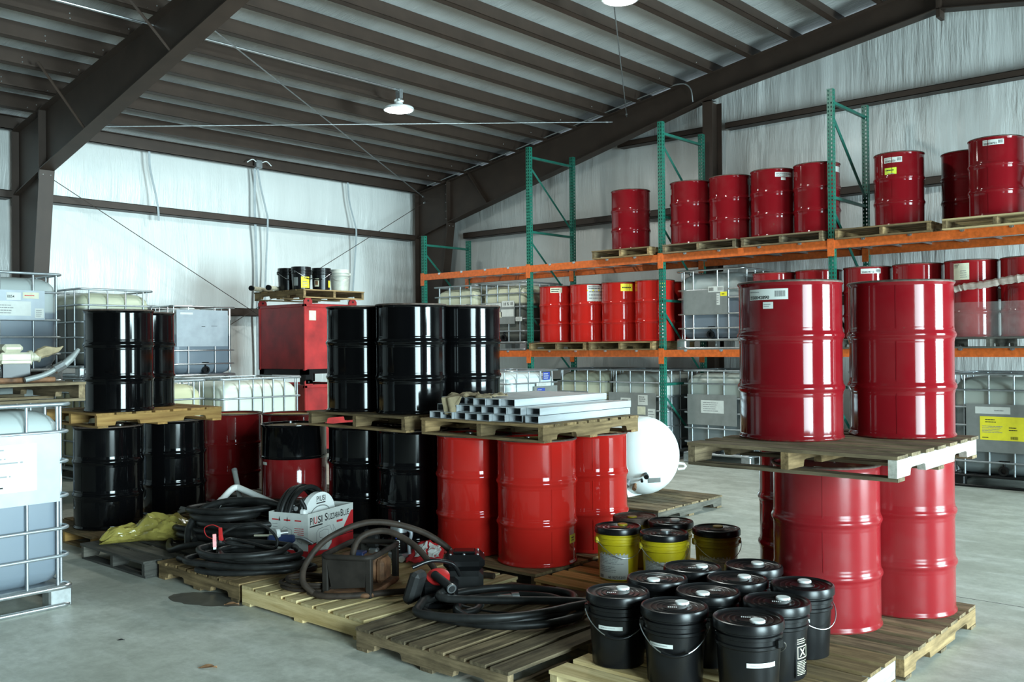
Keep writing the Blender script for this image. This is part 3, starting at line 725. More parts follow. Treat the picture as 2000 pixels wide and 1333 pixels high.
# ---- caged bulk tank (IBC): plastic bottle in a tubular cage on a steel base
def rrect(w2, d2, c, n=5):
    out = []
    for cx, cy, a0 in ((w2-c, d2-c, 0), (-w2+c, d2-c, PI/2), (-w2+c, -d2+c, PI), (w2-c, -d2+c, 1.5*PI)):
        for k in range(n+1):
            a = a0+PI/2*k/n; out.append((cx+c*math.cos(a), cy+c*math.sin(a)))
    return out
_ib = {}
def ibc_meshes(W, D, H):
    k = (W, D, H)
    if k in _ib: return _ib[k]
    g = {}
    w2, d2 = W/2-0.03, D/2-0.03
    base = 0.15; top = H-0.05
    mb = MB(); rings = []
    lv = [(base, 0.10, 0), (base+0.03, 0.035, 0), (base+0.08, 0.006, 0)]
    nz = 9
    for i in range(nz+1): lv.append((base+0.10+(top-0.16-base-0.10)*i/nz, 0.0, 1))
    lv += [(top-0.10, 0.012, 0), (top-0.05, 0.045, 0), (top-0.015, 0.10, 0), (top, 0.18, 0)]
    nseg = None
    for z, ins, bul in lv:
        pts = rrect(w2-ins, d2-ins, 0.11, 6)
        pp = [(x, y, z) for x, y in pts]
        nseg = len(pp); rings.append(pp)
    vs = [p for rr in rings for p in rr]; fs = []
    for i in range(len(rings)-1):
        for q in range(nseg): fs.append((i*nseg+q, i*nseg+(q+1) % nseg, (i+1)*nseg+(q+1) % nseg, (i+1)*nseg+q))
    fs += [tuple(range(nseg))[::-1], tuple(range((len(rings)-1)*nseg, len(rings)*nseg))]
    g['tank'] = mb.add(vs, fs).mesh('tank', 50)
    loop = [(x, y, 0) for x, y in rrect(W/2-0.006, D/2-0.006, 0.07, 4)]
    g['rail'] = MB().tube(loop, 0.0115, 6, closed=True).mesh('cage_rail', 60)
    loop = [(x, y, 0) for x, y in rrect(W/2, D/2, 0.07, 4)]
    g['top'] = MB().tube(loop, 0.014, 8, closed=True).mesh('top_rail', 60)
    zb = 0.14; hb = H-0.02-zb; pth = []
    for i in range(13):
        zz = zb+hb*i/12; pth.append((0, 0, zz))
    g['bar'] = MB().tube(pth, 0.0105, 6).mesh('cage_bar', 60)
    b = MB()
    loop = [(x, y, 0.135) for x, y in rrect(W/2, D/2, 0.06, 4)]; b.tube(loop, 0.016, 6, closed=True)
    loop = [(x, y, 0.018) for x, y in rrect(W/2, D/2, 0.06, 4)]; b.tube(loop, 0.016, 6, closed=True)
    g['frame'] = b.mesh('base_frame', 60)
    g['pan'] = MB().bbox(-W/2+0.03, W/2-0.03, -D/2+0.03, D/2-0.03, 0.12, 0.155, 0.01).mesh('base_pan')
    g['foot'] = MB().bbox(-0.075, 0.075, -0.06, 0.06, 0.0, 0.13, 0.012).mesh('foot')
    g['cap'] = MB().lathe([(0.075, top-0.002), (0.11, top), (0.11, top+0.028), (0.10, top+0.035), (0.02, top+0.035)], 24).mesh('screw_cap', 40)
    v = MB().lathe([(0.042, -0.06), (0.042, 0.0), (0.055, 0.0), (0.055, 0.03), (0.032, 0.03), (0.030, 0.0), (0.004, 0.0)], 20, Matrix.Rotation(PI/2, 4, 'X'))
    v.bbox(-0.012, 0.012, -0.01, 0.05, 0.04, 0.10, 0.004); v.bbox(-0.05, 0.06, 0.0, 0.02, 0.095, 0.115, 0.004)
    g['valve'] = v.mesh('valve', 40)
    _ib[k] = g; return g
def ibc(label, cx, cy, z, W, D, H, mat, rails, face_bars=(-0.36, -0.12, 0.12, 0.36), rz=0.0, group=None, plates=(), foot_mat='zinc_dull', valve=True, side_bars=4, cage='cage', stick=(), tank_dark=None):
    """local -y is the front with the valve. plates: (x0, x1, z0, z1, material, stickers) on the front"""
    g = ibc_meshes(W, D, H)
    t = thing('bulk_tank', label, 'bulk tank', (cx, cy, z), rz, group)
    tk = obj('tank', g['tank'], mat, t); obj('screw_cap', g['cap'], 'white_plastic', tk)
    for zz in rails: obj('cage_rail', g['rail'], cage, t, (0, 0, zz))
    obj('top_rail', g['top'], cage, t, (0, 0, H-0.014))
    for s in (-1, 1):
        for fx in face_bars: obj('cage_bar', g['bar'], cage, t, (fx*W, s*(D/2-0.017), 0))
        for k in range(side_bars): obj('cage_bar', g['bar'], cage, t, (s*(W/2-0.017), (-0.36+0.72*k/(side_bars-1))*D, 0))
    obj('base_frame', g['frame'], foot_mat, t); obj('base_pan', g['pan'], foot_mat, t)
    for sx in (-1, 1):
        for sy in (-1, 1): obj('foot', g['foot'], foot_mat, t, (sx*(W/2-0.075), sy*(D/2-0.062), 0))
    if valve: obj('valve', g['valve'], 'black_plastic', t, (0.02, -D/2+0.02, 0.21))
    for (x0, x1, z0, z1, pm, stk) in plates:
        pl = obj('sign_plate', MB().box(x0, x1, -0.0015, 0.0015, z0, z1), pm, t, (0, -D/2-0.012, 0))
        for sk in stk: flat_sticker(pl, sk, -0.0025)
    for sk in stick: flat_sticker(t, sk, -D/2-0.014)
    return t
def flat_sticker(parent, sk, y):
    """flat label on a plate facing local -y: (x0, x1, z0, z1, material, prints)"""
    x0, x1, z0, z1, m, pr = sk
    o = obj('label', MB().box(x0, x1, y-0.0008, y, z0, z1), m, parent)
    fn = lambda a, b_: (a, y-0.0016, b_)
    inks = {}; wd, hgt = x1-x0, z1-z0
    for k, a, ink in pr:
        mb = inks.setdefault(ink, MB())
        if k == 'text': text_on(mb, a[0], a[1]*hgt, fn, x0+a[2]*wd, z0+a[3]*hgt, width=a[4]*wd)
        elif k == 'lines': print_lines(mb, fn, x0+a[0]*wd, x0+a[1]*wd, z0+a[2]*hgt, z0+a[3]*hgt, a[4], int(x0*100+a[4]))
        elif k == 'bars': barcode(mb, fn, x0+a[0]*wd, x0+a[1]*wd, z0+a[2]*hgt, z0+a[3]*hgt, int(x0*77))
        elif k == 'rect': rect_on(mb, fn, x0+a[0]*wd, x0+a[1]*wd, z0+a[2]*hgt, z0+a[3]*hgt)
    for ink, mb in inks.items(): obj('lettering', mb, ink, o)
    return o

# ---- five gallon pail with lid, pouring cap and wire bail
PR, PHT = 0.140, 0.335
def pail_prof():
    p = [(0.120, 0.0), (0.126, 0.004)]
    p += [(0.126+(0.139-0.126)*k/5, 0.004+0.23*k/5) for k in range(1, 6)]
    p += [(0.147, 0.240), (0.147, 0.252), (0.141, 0.256), (0.141, 0.274), (0.149, 0.278), (0.149, 0.292), (0.142, 0.297), (0.142, PHT)]
    return p
pail_me = MB().lathe(pail_prof(), 40).mesh('body', 45)
plid_me = MB().lathe([(0.150, PHT-0.030), (0.157, PHT-0.026), (0.157, PHT+0.002), (0.153, PHT+0.012), (0.146, PHT+0.014), (0.142, PHT+0.006), (0.136, PHT+0.002), (0.110, PHT+0.002), (0.108, PHT+0.005), (0.104, PHT+0.002), (0.084, PHT+0.003), (0.082, PHT+0.006), (0.078, PHT+0.003), (0.060, PHT+0.004), (0.058, PHT+0.007), (0.054, PHT+0.004), (0.004, PHT+0.005)], 44, cap0=False).mesh('lid', 45)
cap_me = MB().lathe([(0.034, 0), (0.034, 0.008), (0.031, 0.011), (0.003, 0.011)], 20).mesh('pouring_cap', 40)
ear_me = MB().bbox(-0.012, 0.012, -0.018, 0.018, -0.02, 0.02, 0.004).mesh('handle_ear')
def bail(drop, swing):
    """wire bail hanging from the two ears; returns wire path and grip path"""
    pts = []
    for k in range(25):
        a = PI*k/24; x = 0.158*math.cos(a); dd = math.sin(a)
        pts.append((x, 0.150*dd*math.cos(swing) if False else -0.152*math.sqrt(max(0, 1-(x/0.160)**2))-0.004, 0.262-drop*dd**1.6))
    return pts
bail_me = MB().tube(bail(0.105, 0), 0.0026, 6).mesh('bail', 60)
grip_me = MB().tube(bail(0.105, 0)[9:16], 0.008, 8).mesh('grip', 60)
def pail(label, x, y, z, mat, lid, group, cap='white_plastic', cap_s=(0.3, 0.2), handle=None, labels=(), lidless=False, smear=None, grip=True):
    t = thing('plastic_pail', label, 'pail', (x, y, z), 0, group)
    obj('body', pail_me, mat, t)
    if not lidless:
        l = obj('lid', plid_me, lid, t, rot=(0, 0, random.uniform(0, 6)))
        l.rotation_euler = (0, 0, 0)
        c0 = to_cam(x, y)
        if cap:   # cap_s: offset in (screen right, away from viewer), metres
            rx, ry = -math.sin(c0), math.cos(c0); bx, by = -math.cos(c0), -math.sin(c0)
            obj('pouring_cap', cap_me, cap, l, (rx*cap_s[0]+bx*cap_s[1], ry*cap_s[0]+by*cap_s[1], PHT+0.004))
        if smear:
            mb = MB(); fn = lambda a, b_: (rx*a+bx*b_, ry*a+by*b_, PHT+0.0078)
            rx, ry = -math.sin(c0), math.cos(c0); bx, by = -math.cos(c0), -math.sin(c0)
            for q in range(5): rect_on(mb, fn, smear[0]+q*0.009, smear[0]+q*0.009+0.005, smear[1], smear[1]+0.02)
            obj('lettering', mb, 'white_plastic', l)
    if handle is not None:
        hb = obj('bail', bail_me, 'zinc', t, rot=(0, 0, to_cam(x, y)+PI/2+handle))
        if grip: obj('grip', grip_me, 'black_plastic', hb)
        for s in (-1, 1): obj('handle_ear', ear_me, mat, t, (s*0.150*math.cos(to_cam(x, y)+PI/2+handle), s*0.150*math.sin(to_cam(x, y)+PI/2+handle), 0.262), (0, 0, to_cam(x, y)+PI/2+handle))
    for (s0, s1, z0, z1, m, pr) in labels:
        a0, a1 = screen_ang(x, y, s0), screen_ang(x, y, s1); R = 0.126+0.013*((z0+z1)/2)/0.235+0.002
        sticker(t, R, (a0+a1)/2, z0, (a1-a0)*R, z1-z0, m, pr)
    return t

# ================================================================== PALLET RACK ALONG THE GABLE
RY, RD = 11.50, 1.13
PX = [-12.262, -9.80, -7.318, -4.82, -2.33]      # post centres
PT = [3.66, 4.88, 4.88, 4.88, 4.88]
B1, B2 = (1.515, 1.615), (2.870, 2.975)
rk = thing('pallet_rack', 'green pallet rack with orange beams along the gable wall', 'rack', (0, RY, 0))
def post_mesh(h):
    mb = MB(); t = 0.003
    mb.box(-0.038, 0.038, 0, t, 0, h); mb.box(-0.038, -0.038+t, t, 0.07, 0, h); mb.box(0.038-t, 0.038, t, 0.07, 0, h)
    mb.box(-0.038, -0.018, 0.07-t, 0.07, 0, h); mb.box(0.018, 0.038, 0.07-t, 0.07, 0, h)
    return mb.mesh('upright_post')
pm = {h: post_mesh(h) for h in set(PT)}
for x, h in zip(PX, PT):
    obj('upright_post', pm[h], 'post_green', rk, (x, 0, 0)); obj('upright_post', pm[h], 'post_green', rk, (x, RD, 0), (0, 0, 0))
    for y in (0.035, RD+0.035): obj('base_plate', MB().box(-0.06, 0.06, -0.06, 0.06, 0, 0.008), 'brace_green', rk, (x, y, 0))
    hz = [h-0.16-1.2*k for k in range(4) if h-0.16-1.2*k > 0.05]
    for k, z in enumerate(hz):
        obj('cross_brace', MB().box(x-0.018, x+0.018, 0.07, RD, z-0.018, z+0.018), 'brace_green', rk)
        z2 = max(z-1.08, 0.08)
        mb = MB(); mb.tube([(x, 0.07, z-0.16), (x, RD, z2)], 0.020, 4)
        obj('diagonal_brace', mb, 'brace_green', rk)
beam_clip = MB().box(-0.025, 0.025, -0.006, 0.03, -0.022, 0.006).box(-0.008, 0.008, -0.010, -0.004, -0.028, -0.004).mesh('deck_clip')
conn = MB().box(-0.044, 0.044, -0.006, 0.0, -0.19, 0.03).mesh('beam_connector')
for (z0, z1) in (B1, B2):
    for i in range(4):
        a, b_ = PX[i]+0.038, PX[i+1]-0.038; L = b_-a
        for y, back in ((-0.012, 0), (RD+0.03, 1)):
            mb = MB().box(-L/2, L/2, 0, 0.05, 0, z1-z0-0.03).box(-L/2, L/2, 0.0, 0.032, z1-z0-0.03, z1-z0)
            bo = obj('beam', mb, 'orange_beam', rk, ((a+b_)/2, y, z0))
            if not back:
                for k in range(4):
                    xx = -L/2+L*(0.16, 0.38, 0.62, 0.84)[k]+random.uniform(-0.03, 0.03)
                    obj('deck_clip', beam_clip, 'zinc', bo, (xx, 0.0, z1-z0), (0, 0, 0))
        for k in range(2):
            mb = MB(); xa, xb = a+0.03+k*L/2, a+L/2-0.03+k*L/2
            for q in range(4): mb.box(xa+(xb-xa)*q/3-0.012, xa+(xb-xa)*q/3+0.012, 0.03, RD+0.04, -0.03, -0.008)
            for q in range(9): mb.box(xa, xb, 0.06+q*(RD-0.08)/8, 0.066+q*(RD-0.08)/8, -0.008, 0.0)
            obj('deck_grating', mb, 'zinc_dull', rk, (0, 0, z1))
    for x in PX:
        for y in (-0.012, RD-0.012): obj('beam_connector', conn, 'orange_plate', rk, (x, y+(0.0), z1-0.01))

# ---- on the floor under the rack, tall tanks
GH = 1.33
RAILS_T = (0.30, 0.50, 0.72, 0.93, 1.13); RAILS_S = (0.32, 0.52, 0.72, 0.94)
P_W = ('lines', (0.08, 0.9, 0.1, 0.9, 4), 'grey_ink')
ibc('pale aqua bulk tank with blue stickers standing in front of the rack', -9.65, 10.88, 0, 1.14, 1.0, GH, 'tank_aqua', RAILS_T, rz=PI/2, group='bulk tanks under the rack',
    plates=[(-0.05, 0.50, 0.62, 1.08, 'plate_grey', [(0.02, 0.20, 0.98, 1.05, 'blue_ink', [('lines', (0.08, 0.6, 0.2, 0.8, 2), 'white_paper')]), (0.0, 0.34, 1.08, 1.13, 'white_paper', [P_W]), (0.16, 0.46, 0.82, 0.92, 'white_paper', [('lines', (0.1, 0.9, 0.2, 0.8, 2), 'ink')])])],
    stick=[(0.16, 0.32, 1.17, 1.29, 'blue_ink', [('lines', (0.1, 0.9, 0.1, 0.9, 3), 'white_paper')])])
ibc('cream bulk tank of dark liquid under the rack between two tanks', -8.97, 12.25, 0, 1.02, 1.0, GH, 'tank_cream_dark', RAILS_T, group='bulk tanks under the rack',
    plates=[(-0.48, 0.15, 0.55, 0.98, 'plate_grey', [(-0.30, -0.12, 0.78, 0.96, 'white_paper', [('lines', (0.1, 0.9, 0.5, 0.9, 3), 'ink'), ('rect', (0.3, 0.6, 0.1, 0.4), 'ink')])])])
ibc('grey bulk tank with several white notices under the rack by the green post', -7.90, 12.22, 0, 1.06, 1.0, GH, 'tank_grey', RAILS_T, group='bulk tanks under the rack',
    plates=[(-0.50, 0.34, 0.50, 0.98, 'plate_grey', [(-0.28, -0.10, 0.76, 0.90, 'white_paper', [('lines', (0.1, 0.9, 0.6, 0.9, 1), 'ink'), ('lines', (0.3, 0.7, 0.2, 0.5, 1), 'ink')]), (0.03, 0.20, 0.80, 0.95, 'white_paper', [('lines', (0.1, 0.9, 0.3, 0.9, 3), 'ink')]), (0.20, 0.33, 0.55, 0.75, 'white_paper', [P_W]), (-0.20, 0.06, 0.55, 0.62, 'white_paper', [('lines', (0.05, 0.95, 0.2, 0.8, 1), 'ink')]), (0.02, 0.16, 0.66, 0.78, 'cream_paper', [])])])
ibc('grey bulk tank with one blank notice under the rack, clear of the posts', -6.64, 12.30, 0, 1.06, 1.0, GH, 'tank_grey', RAILS_T, group='bulk tanks under the rack',
    plates=[(-0.44, 0.34, 0.55, 0.98, 'plate_grey', [(-0.22, 0.14, 0.72, 0.90, 'white_paper', [('lines', (0.1, 0.9, 0.1, 0.9, 5), 'grey_ink')])])])
ibc('dark grey bulk tank glimpsed between the two big crimson drums', -4.22, 12.30, 0, 1.06, 1.0, GH, 'tank_grey', RAILS_T, group='bulk tanks under the rack')
ibc('grey bulk tank with a yellow sheet under the rack at the edge', -2.96, 12.25, 0, 1.10, 1.0, GH, 'tank_grey', RAILS_T, group='bulk tanks under the rack', foot_mat='black_plastic',
    plates=[(-0.37, 0.42, 0.42, 0.97, 'plate_grey', [(-0.27, 0.10, 0.86, 0.94, 'white_paper', [('lines', (0.55, 0.9, 0.3, 0.7, 1), 'grey_ink')]), (-0.22, 0.24, 0.56, 0.83, 'yellow_paper', [('lines', (0.12, 0.44, 0.72, 0.92, 2), 'ink'), ('lines', (0.05, 0.62, 0.3, 0.62, 5), 'grey_ink'), ('lines', (0.66, 0.9, 0.4, 0.6, 2), 'ink'), ('bars', (0.7, 0.86, 0.06, 0.18), 'ink'), ('lines', (0.05, 0.2, 0.06, 0.15, 1), 'ink')]), (0.32, 0.39, 0.84, 0.94, 'white_paper', [])])])
# ---- on the lower beams
z1 = B1[1]
ibc('cream bulk tank on the lower beams next to the short rack post', -11.58, 12.1, z1, 1.06, 1.0, 1.13, 'tank_cream_dark', RAILS_S, group='bulk tanks on the rack',
    plates=[(-0.36, 0.40, 0.50, 0.80, 'plate_grey', [(-0.02, 0.3, 0.72, 0.80, 'white_paper', [P_W]), (-0.3, -0.05, 0.72, 0.8, 'cream_paper', [P_W])])])
ibc('cream and dark bulk tank with torn white labels on the lower beams', -10.46, 12.1, z1, 1.02, 1.0, 1.13, 'tank_cream_dark', RAILS_S, group='bulk tanks on the rack',
    plates=[(-0.46, 0.28, 0.44, 0.80, 'plate_grey', [(-0.36, -0.02, 0.73, 0.79, 'white_paper', [P_W]), (0.0, 0.27, 0.72, 0.82, 'white_paper', [('text', ('18 % 18', 0.7, 0.1, 0.25, 0.8), 'ink')]), (-0.02, 0.26, 0.56, 0.68, 'white_paper', []), (-0.30, 0.0, 0.55, 0.64, 'cream_paper', [])])],
    stick=[(0.30, 0.44, 0.48, 0.55, 'white_paper', [P_W])])
ibc('silver caged bulk tank with a dented plate and spout on the lower beams', -6.68, 12.22, z1, 1.06, 1.0, 1.13, 'tank_blue_fill', (0.30, 0.50, 0.72, 0.84), face_bars=(-0.38, -0.24, 0.12, 0.28), group='bulk tanks on the rack', cage='zinc', foot_mat='zinc',
    plates=[(-0.40, 0.30, 0.50, 0.84, 'plate_grey', [(0.0, 0.24, 0.80, 0.88, 'white_paper', [('bars', (0.05, 0.35, 0.2, 0.8), 'ink'), ('bars', (0.62, 0.95, 0.2, 0.8), 'grey_ink')]), (0.13, 0.18, 0.62, 0.78, 'white_paper', [P_W]), (0.19, 0.29, 0.74, 0.80, 'yellow_paper', [('lines', (0.2, 0.8, 0.2, 0.8, 1), 'ink')])])])
pallet('timber pallet on the lower beams under the first scarlet drums', -9.74, -8.62, 11.42, 12.58, z1, 'x', 'brown_wood', group='pallets on the rack')
pallet('timber pallet on the lower beams next to the tall green post', -8.56, -7.42, 11.42, 12.58, z1, 'x', 'brown_wood', group='pallets on the rack')
zs = z1+PH; g2 = 'drums on the lower rack beams'
YL = ('lines', (0.1, 0.9, 0.1, 0.9, 2), 'ink')
drum('scarlet drum with a cream label next to the torn-label tank', -9.45, 11.80, zs, 'scarlet_drum', group=g2, labels=[(0.30, 0.62, 0.78, 0.86, 'cream_paper', [YL])])
drum('scarlet drum with a big white and yellow sheet on the lower beams', -8.83, 11.80, zs, 'scarlet_drum', group=g2, labels=[(0.46, 0.97, 0.62, 0.87, 'white_paper', [('rect', (0.0, 1.0, 0.62, 0.72), 'yellow_paper'), ('lines', (0.05, 0.6, 0.75, 0.95, 2), 'ink'), P_W])])
drum('scarlet drum with a bright yellow sticker on the lower beams', -8.225, 11.80, zs, 'scarlet_drum', group=g2, labels=[(0.50, 0.80, 0.75, 0.86, 'yellow_paper', [('lines', (0.1, 0.9, 0.3, 0.7, 1), 'ink')]), (0.93, 0.995, 0.6, 0.85, 'white_paper', [])])
drum('scarlet drum half hidden by the tall green post', -7.62, 11.80, zs, 'scarlet_drum', group=g2, labels=[(0.62, 0.78, 0.78, 0.88, 'yellow_paper', [])])
drum('scarlet drum in shade behind the tall green post', -7.70, 12.41, zs, 'scarlet_drum', group=g2)
pallet('timber pallet on the lower beams behind the crimson stack', -6.05, -4.92, 11.45, 12.58, z1, 'x', 'brown_wood', group='pallets on the rack')
pallet('timber pallet on the lower beams past the crimson stack', -4.74, -3.62, 11.45, 12.58, z1, 'x', 'grey_wood', group='pallets on the rack')
pallet('timber pallet under the shrink-wrapped drums', -3.58, -2.42, 11.42, 12.58, z1, 'x', 'grey_wood', group='pallets on the rack')
drum('red drum whose rim peeps over the labelled crimson drum', -5.75, 11.85, zs, 'red_drum', group=g2)
drum('red drum on the lower beams behind the rack post', -5.14, 11.85, zs, 'red_drum', group=g2)
drum('red drum with a white number label on the lower beams', -4.50, 11.85, zs, 'red_drum', group=g2, labels=[(0.36, 0.76, 0.80, 0.86, 'white_paper', [('text', ('550034713', 0.5, 0.05, 0.15, 0.6), 'ink'), ('bars', (0.75, 0.95, 0.3, 0.8), 'grey_ink')])])
drum('red drum between the number label and the yellowed sheet', -3.888, 11.85, zs, 'red_drum', group=g2)
drum('shrink-wrapped red drum with a yellowed paper sheet', -3.27, 11.80, zs, 'red_drum', group=g2, labels=[(0.18, 0.46, 0.66, 0.85, 'cream_paper', [('lines', (0.05, 0.4, 0.7, 0.95, 3), 'ink'), ('lines', (0.45, 0.9, 0.1, 0.6, 4), 'grey_ink')])])
drum('shrink-wrapped red drum cut by the edge of the picture', -2.665, 11.80, zs, 'red_drum', group=g2)
def film(z0, z1_, off):
    """stretch film round the two drums"""
    R = DR+off; mb = MB(); pts = []
    xa, xb, yy = -3.26, -2.665, 11.80
    for k in range(13): a = PI/2+PI*k/12; pts.append((xa+R*math.cos(a), yy+R*math.sin(a)))
    for k in range(13): a = 1.5*PI+PI*k/12; pts.append((xb+R*math.cos(a), yy+R*math.sin(a)))
    n = len(pts); vs = [(x, y, z0) for x, y in pts]+[(x, y, z1_) for x, y in pts]
    return mb.add(vs, [(i, (i+1) % n, (i+1) % n+n, i+n) for i in range(n)])
fw = thing('stretch_film', 'clear stretch film round the two drums at the edge', 'stretch film', (0, 0, zs))
obj('film_sheet', film(0.0, 0.40, 0.018).mesh('film_sheet', 60), 'clear_film', fw)
kn = [(-3.58, 11.62, 0.56), (-3.46, 11.53, 0.58), (-3.38, 11.50, 0.55), (-3.26, 11.49, 0.575), (-3.05, 11.48, 0.59), (-2.86, 11.48, 0.62), (-2.67, 11.48, 0.64), (-2.45, 11.55, 0.65)]
KP = spline(kn, 6); rr_ = [0.018+0.018*abs(math.sin(i*1.3))+0.02*(i/len(KP)) for i in range(len(KP))]
obj('twisted_band', MB().tube(KP, rr_, 7).mesh('twisted_band', 40), 'film_knot', fw)
# ---- on the upper beams
z2 = B2[1]; zt = z2+PH; g3 = 'drums on the upper rack beams'; g4 = 'pallets on the rack'
pallet('pale pallet on the upper beams under the lone crimson drum', -8.46, -7.44, 11.40, 12.55, z2, 'x', 'brown_wood', group=g4)
pallet('pallet on the upper beams right after the tall green post', -7.24, -6.10, 11.42, 12.58, z2, 'x', 'old_wood', group=g4)
pallet('pallet on the upper beams under two labelled crimson drums', -6.02, -4.90, 11.42, 12.58, z2, 'x', 'old_wood', group=g4)
pallet('tipped pallet on the upper beams under the drum with a lime sticker', -4.74, -3.60, 11.42, 12.58, z2, 'x', 'brown_wood', group=g4, tilt=(0, 0.0))
pallet('pale pallet on the upper beams at the edge of the picture', -3.47, -2.35, 11.40, 12.58, z2, 'x', 'new_wood', 'brown_wood', group=g4)
NL = lambda s: [('text', (s, 0.5, 0.05, 0.12, 0.6), 'ink'), ('bars', (0.74, 0.95, 0.25, 0.85), 'grey_ink'), ('lines', (0.05, 0.5, 0.65, 0.9, 1), 'grey_ink')]
drum('lone crimson drum on the upper beams before the tall green post', -8.03, 11.80, zt, 'crimson_drum', group=g3)
drum('dented crimson drum with a small edge label on the upper beams', -7.00, 11.80, zt, 'crimson_drum', group=g3, labels=[(0.005, 0.03, 0.72, 0.80, 'white_paper', [])])
drum('crimson drum under the slim wall column on the upper beams', -6.37, 11.80, zt, 'crimson_drum', group=g3, labels=[(0.90, 0.985, 0.76, 0.84, 'plate_grey', [])])
drum('crimson drum in the second row on the upper beams', -6.22, 12.40, zt, 'crimson_drum', group=g3)
drum('crimson drum with a smudged label on the upper beams', -5.73, 11.78, zt, 'crimson_drum', group=g3, labels=[(0.55, 0.91, 0.775, 0.835, 'white_paper', [('lines', (0.05, 0.95, 0.1, 0.9, 3), 'ink')]), (0.68, 0.78, 0.73, 0.765, 'white_paper', [])])
drum('crimson drum behind the second tall green post', -5.12, 11.78, zt, 'crimson_drum', group=g3, labels=[(0.89, 0.985, 0.77, 0.84, 'white_paper', [])])
drum('crimson drum with a lime sticker on the upper beams', -4.10, 11.85, zt, 'crimson_drum', group=g3, seam=0.36, labels=[(0.21, 0.56, 0.76, 0.825, 'white_paper', NL('550024731')), (0.22, 0.45, 0.58, 0.70, 'lime_paper', [('lines', (0.1, 0.9, 0.6, 0.9, 1), 'ink'), ('lines', (0.3, 0.8, 0.1, 0.5, 2), 'grey_ink')])])
drum('crimson drum tucked behind the drum at the edge', -3.46, 12.35, zt, 'crimson_drum', group=g3)
drum('crimson drum with a white label at the edge of the upper beams', -2.98, 11.75, zt, 'crimson_drum', group=g3, labels=[(0.27, 0.64, 0.79, 0.85, 'white_paper', NL('550024731'))])

# ================================================================== DRUM STACKS AND PALLETS ON THE FLOOR
Z1 = PH; Z2 = PH+DH; Z3 = Z2+PH
# ---- crimson stack on the open floor
pallet('weathered floor pallet under the crimson drum stack', -2.78, -1.66, 4.80, 6.00, 0, 'x', 'old_wood', ('old_wood', 'old_wood', 'brown_wood'), n=7, gap=0.06)
gC = 'crimson stack'
drum('big crimson drum at the front under the raised pallet', -2.21, 5.16, Z1, 'dusty_red_drum', group=gC, seam=0.47)
drum('crimson drum under the raised pallet, toward the open floor', -1.985, 5.72, Z1, 'dusty_red_drum', group=gC)
drum('shaded crimson drum peeping out behind the front drum', -2.60, 5.76, Z1, 'crimson_drum', group=gC)
pallet('weathered raised pallet with a white painted stringer in the crimson stack', -2.74, -1.60, 4.56, 5.84, Z2, 'x', 'old_wood', ('old_wood', 'brown_wood', 'pale_paint_wood'), n=7, gap=0.065)
lab_A = [('text', ('550042890', 0.42, 0.03, 0.08, 0.53), 'ink'), ('lines', (0.03, 0.32, 0.62, 0.85, 1), 'grey_ink'), ('bars', (0.70, 0.93, 0.25, 0.80), 'grey_ink')]
drum('crimson drum with the long number label on the raised pallet', -2.408, 5.15, Z3, 'crimson_drum', group=gC, labels=[(0.125, 0.485, 0.785, 0.845, 'white_paper', lab_A), (0.25, 0.345, 0.735, 0.772, 'white_paper', [('lines', (0.1, 0.8, 0.2, 0.8, 2), 'grey_ink')])])
drum('plain crimson drum beside the labelled one on the raised pallet', -1.955, 5.645, Z3, 'crimson_drum', group=gC)

# ---- red drums carrying the steel tubes
gR = 'red drums under the steel tubes'
pallet('worn floor pallet under the bright red drums', -5.30, -4.16, 4.93, 6.15, 0, 'x', 'brown_wood', 'old_wood', n=6, gap=0.05)
drum('bright red drum under the steel tubes, next to black drums', -5.05, 5.26, Z1, 'scarlet_drum', 'reflection_lid_tan_cap', gR)
drum('bright red front drum with a yellow tag under the steel tubes', -4.44, 5.28, Z1, 'scarlet_drum', 'reflection_lid_tan_cap', gR, labels=[(0.905, 0.975, 0.15, 0.21, 'yellow_paper', [('lines', (0.2, 0.8, 0.2, 0.8, 2), 'ink')])])
drum('bright red drum under the steel tubes, next to the white tank', -4.42, 5.90, Z1, 'scarlet_drum', 'reflection_lid_tan_cap', gR)
drum('bright red drum hidden behind the others under the steel tubes', -5.04, 5.88, Z1, 'scarlet_drum', 'reflection_lid_tan_cap', gR)
pallet('dark stained pallet carrying the steel tubes', -5.31, -4.10, 4.95, 6.10, Z2, 'x', 'brown_wood', 'brown_wood', n=9, gap=0.03)
tw, th, tt = 0.122, 0.050, 0.003
def rect_tube(L):
    mb = MB(); a, b_ = tw/2, th
    o = [(-a, 0), (a, 0), (a, b_), (-a, b_)]; i_ = [(-a+tt, tt), (a-tt, tt), (a-tt, b_-tt), (-a+tt, b_-tt)]
    vs = [(x, y, z) for y in (0, L) for (x, z) in o+i_]; fs = []
    for k in range(4):
        k2 = (k+1) % 4
        fs += [(k, k2, 8+k2, 8+k), (4+k, 12+k, 12+k2, 4+k2), (k, 4+k, 4+k2, k2), (8+k, 8+k2, 12+k2, 12+k)]
    return mb.add(vs, fs).mesh('steel_tube')
tme = rect_tube(1.12)
rows = ((8, -5.195, Z3), (8, -5.185, Z3+0.053), (6, -5.17, Z3+0.106))
names = {0: 'bottom', 1: 'middle', 2: 'top'}
stg = random.Random(4)
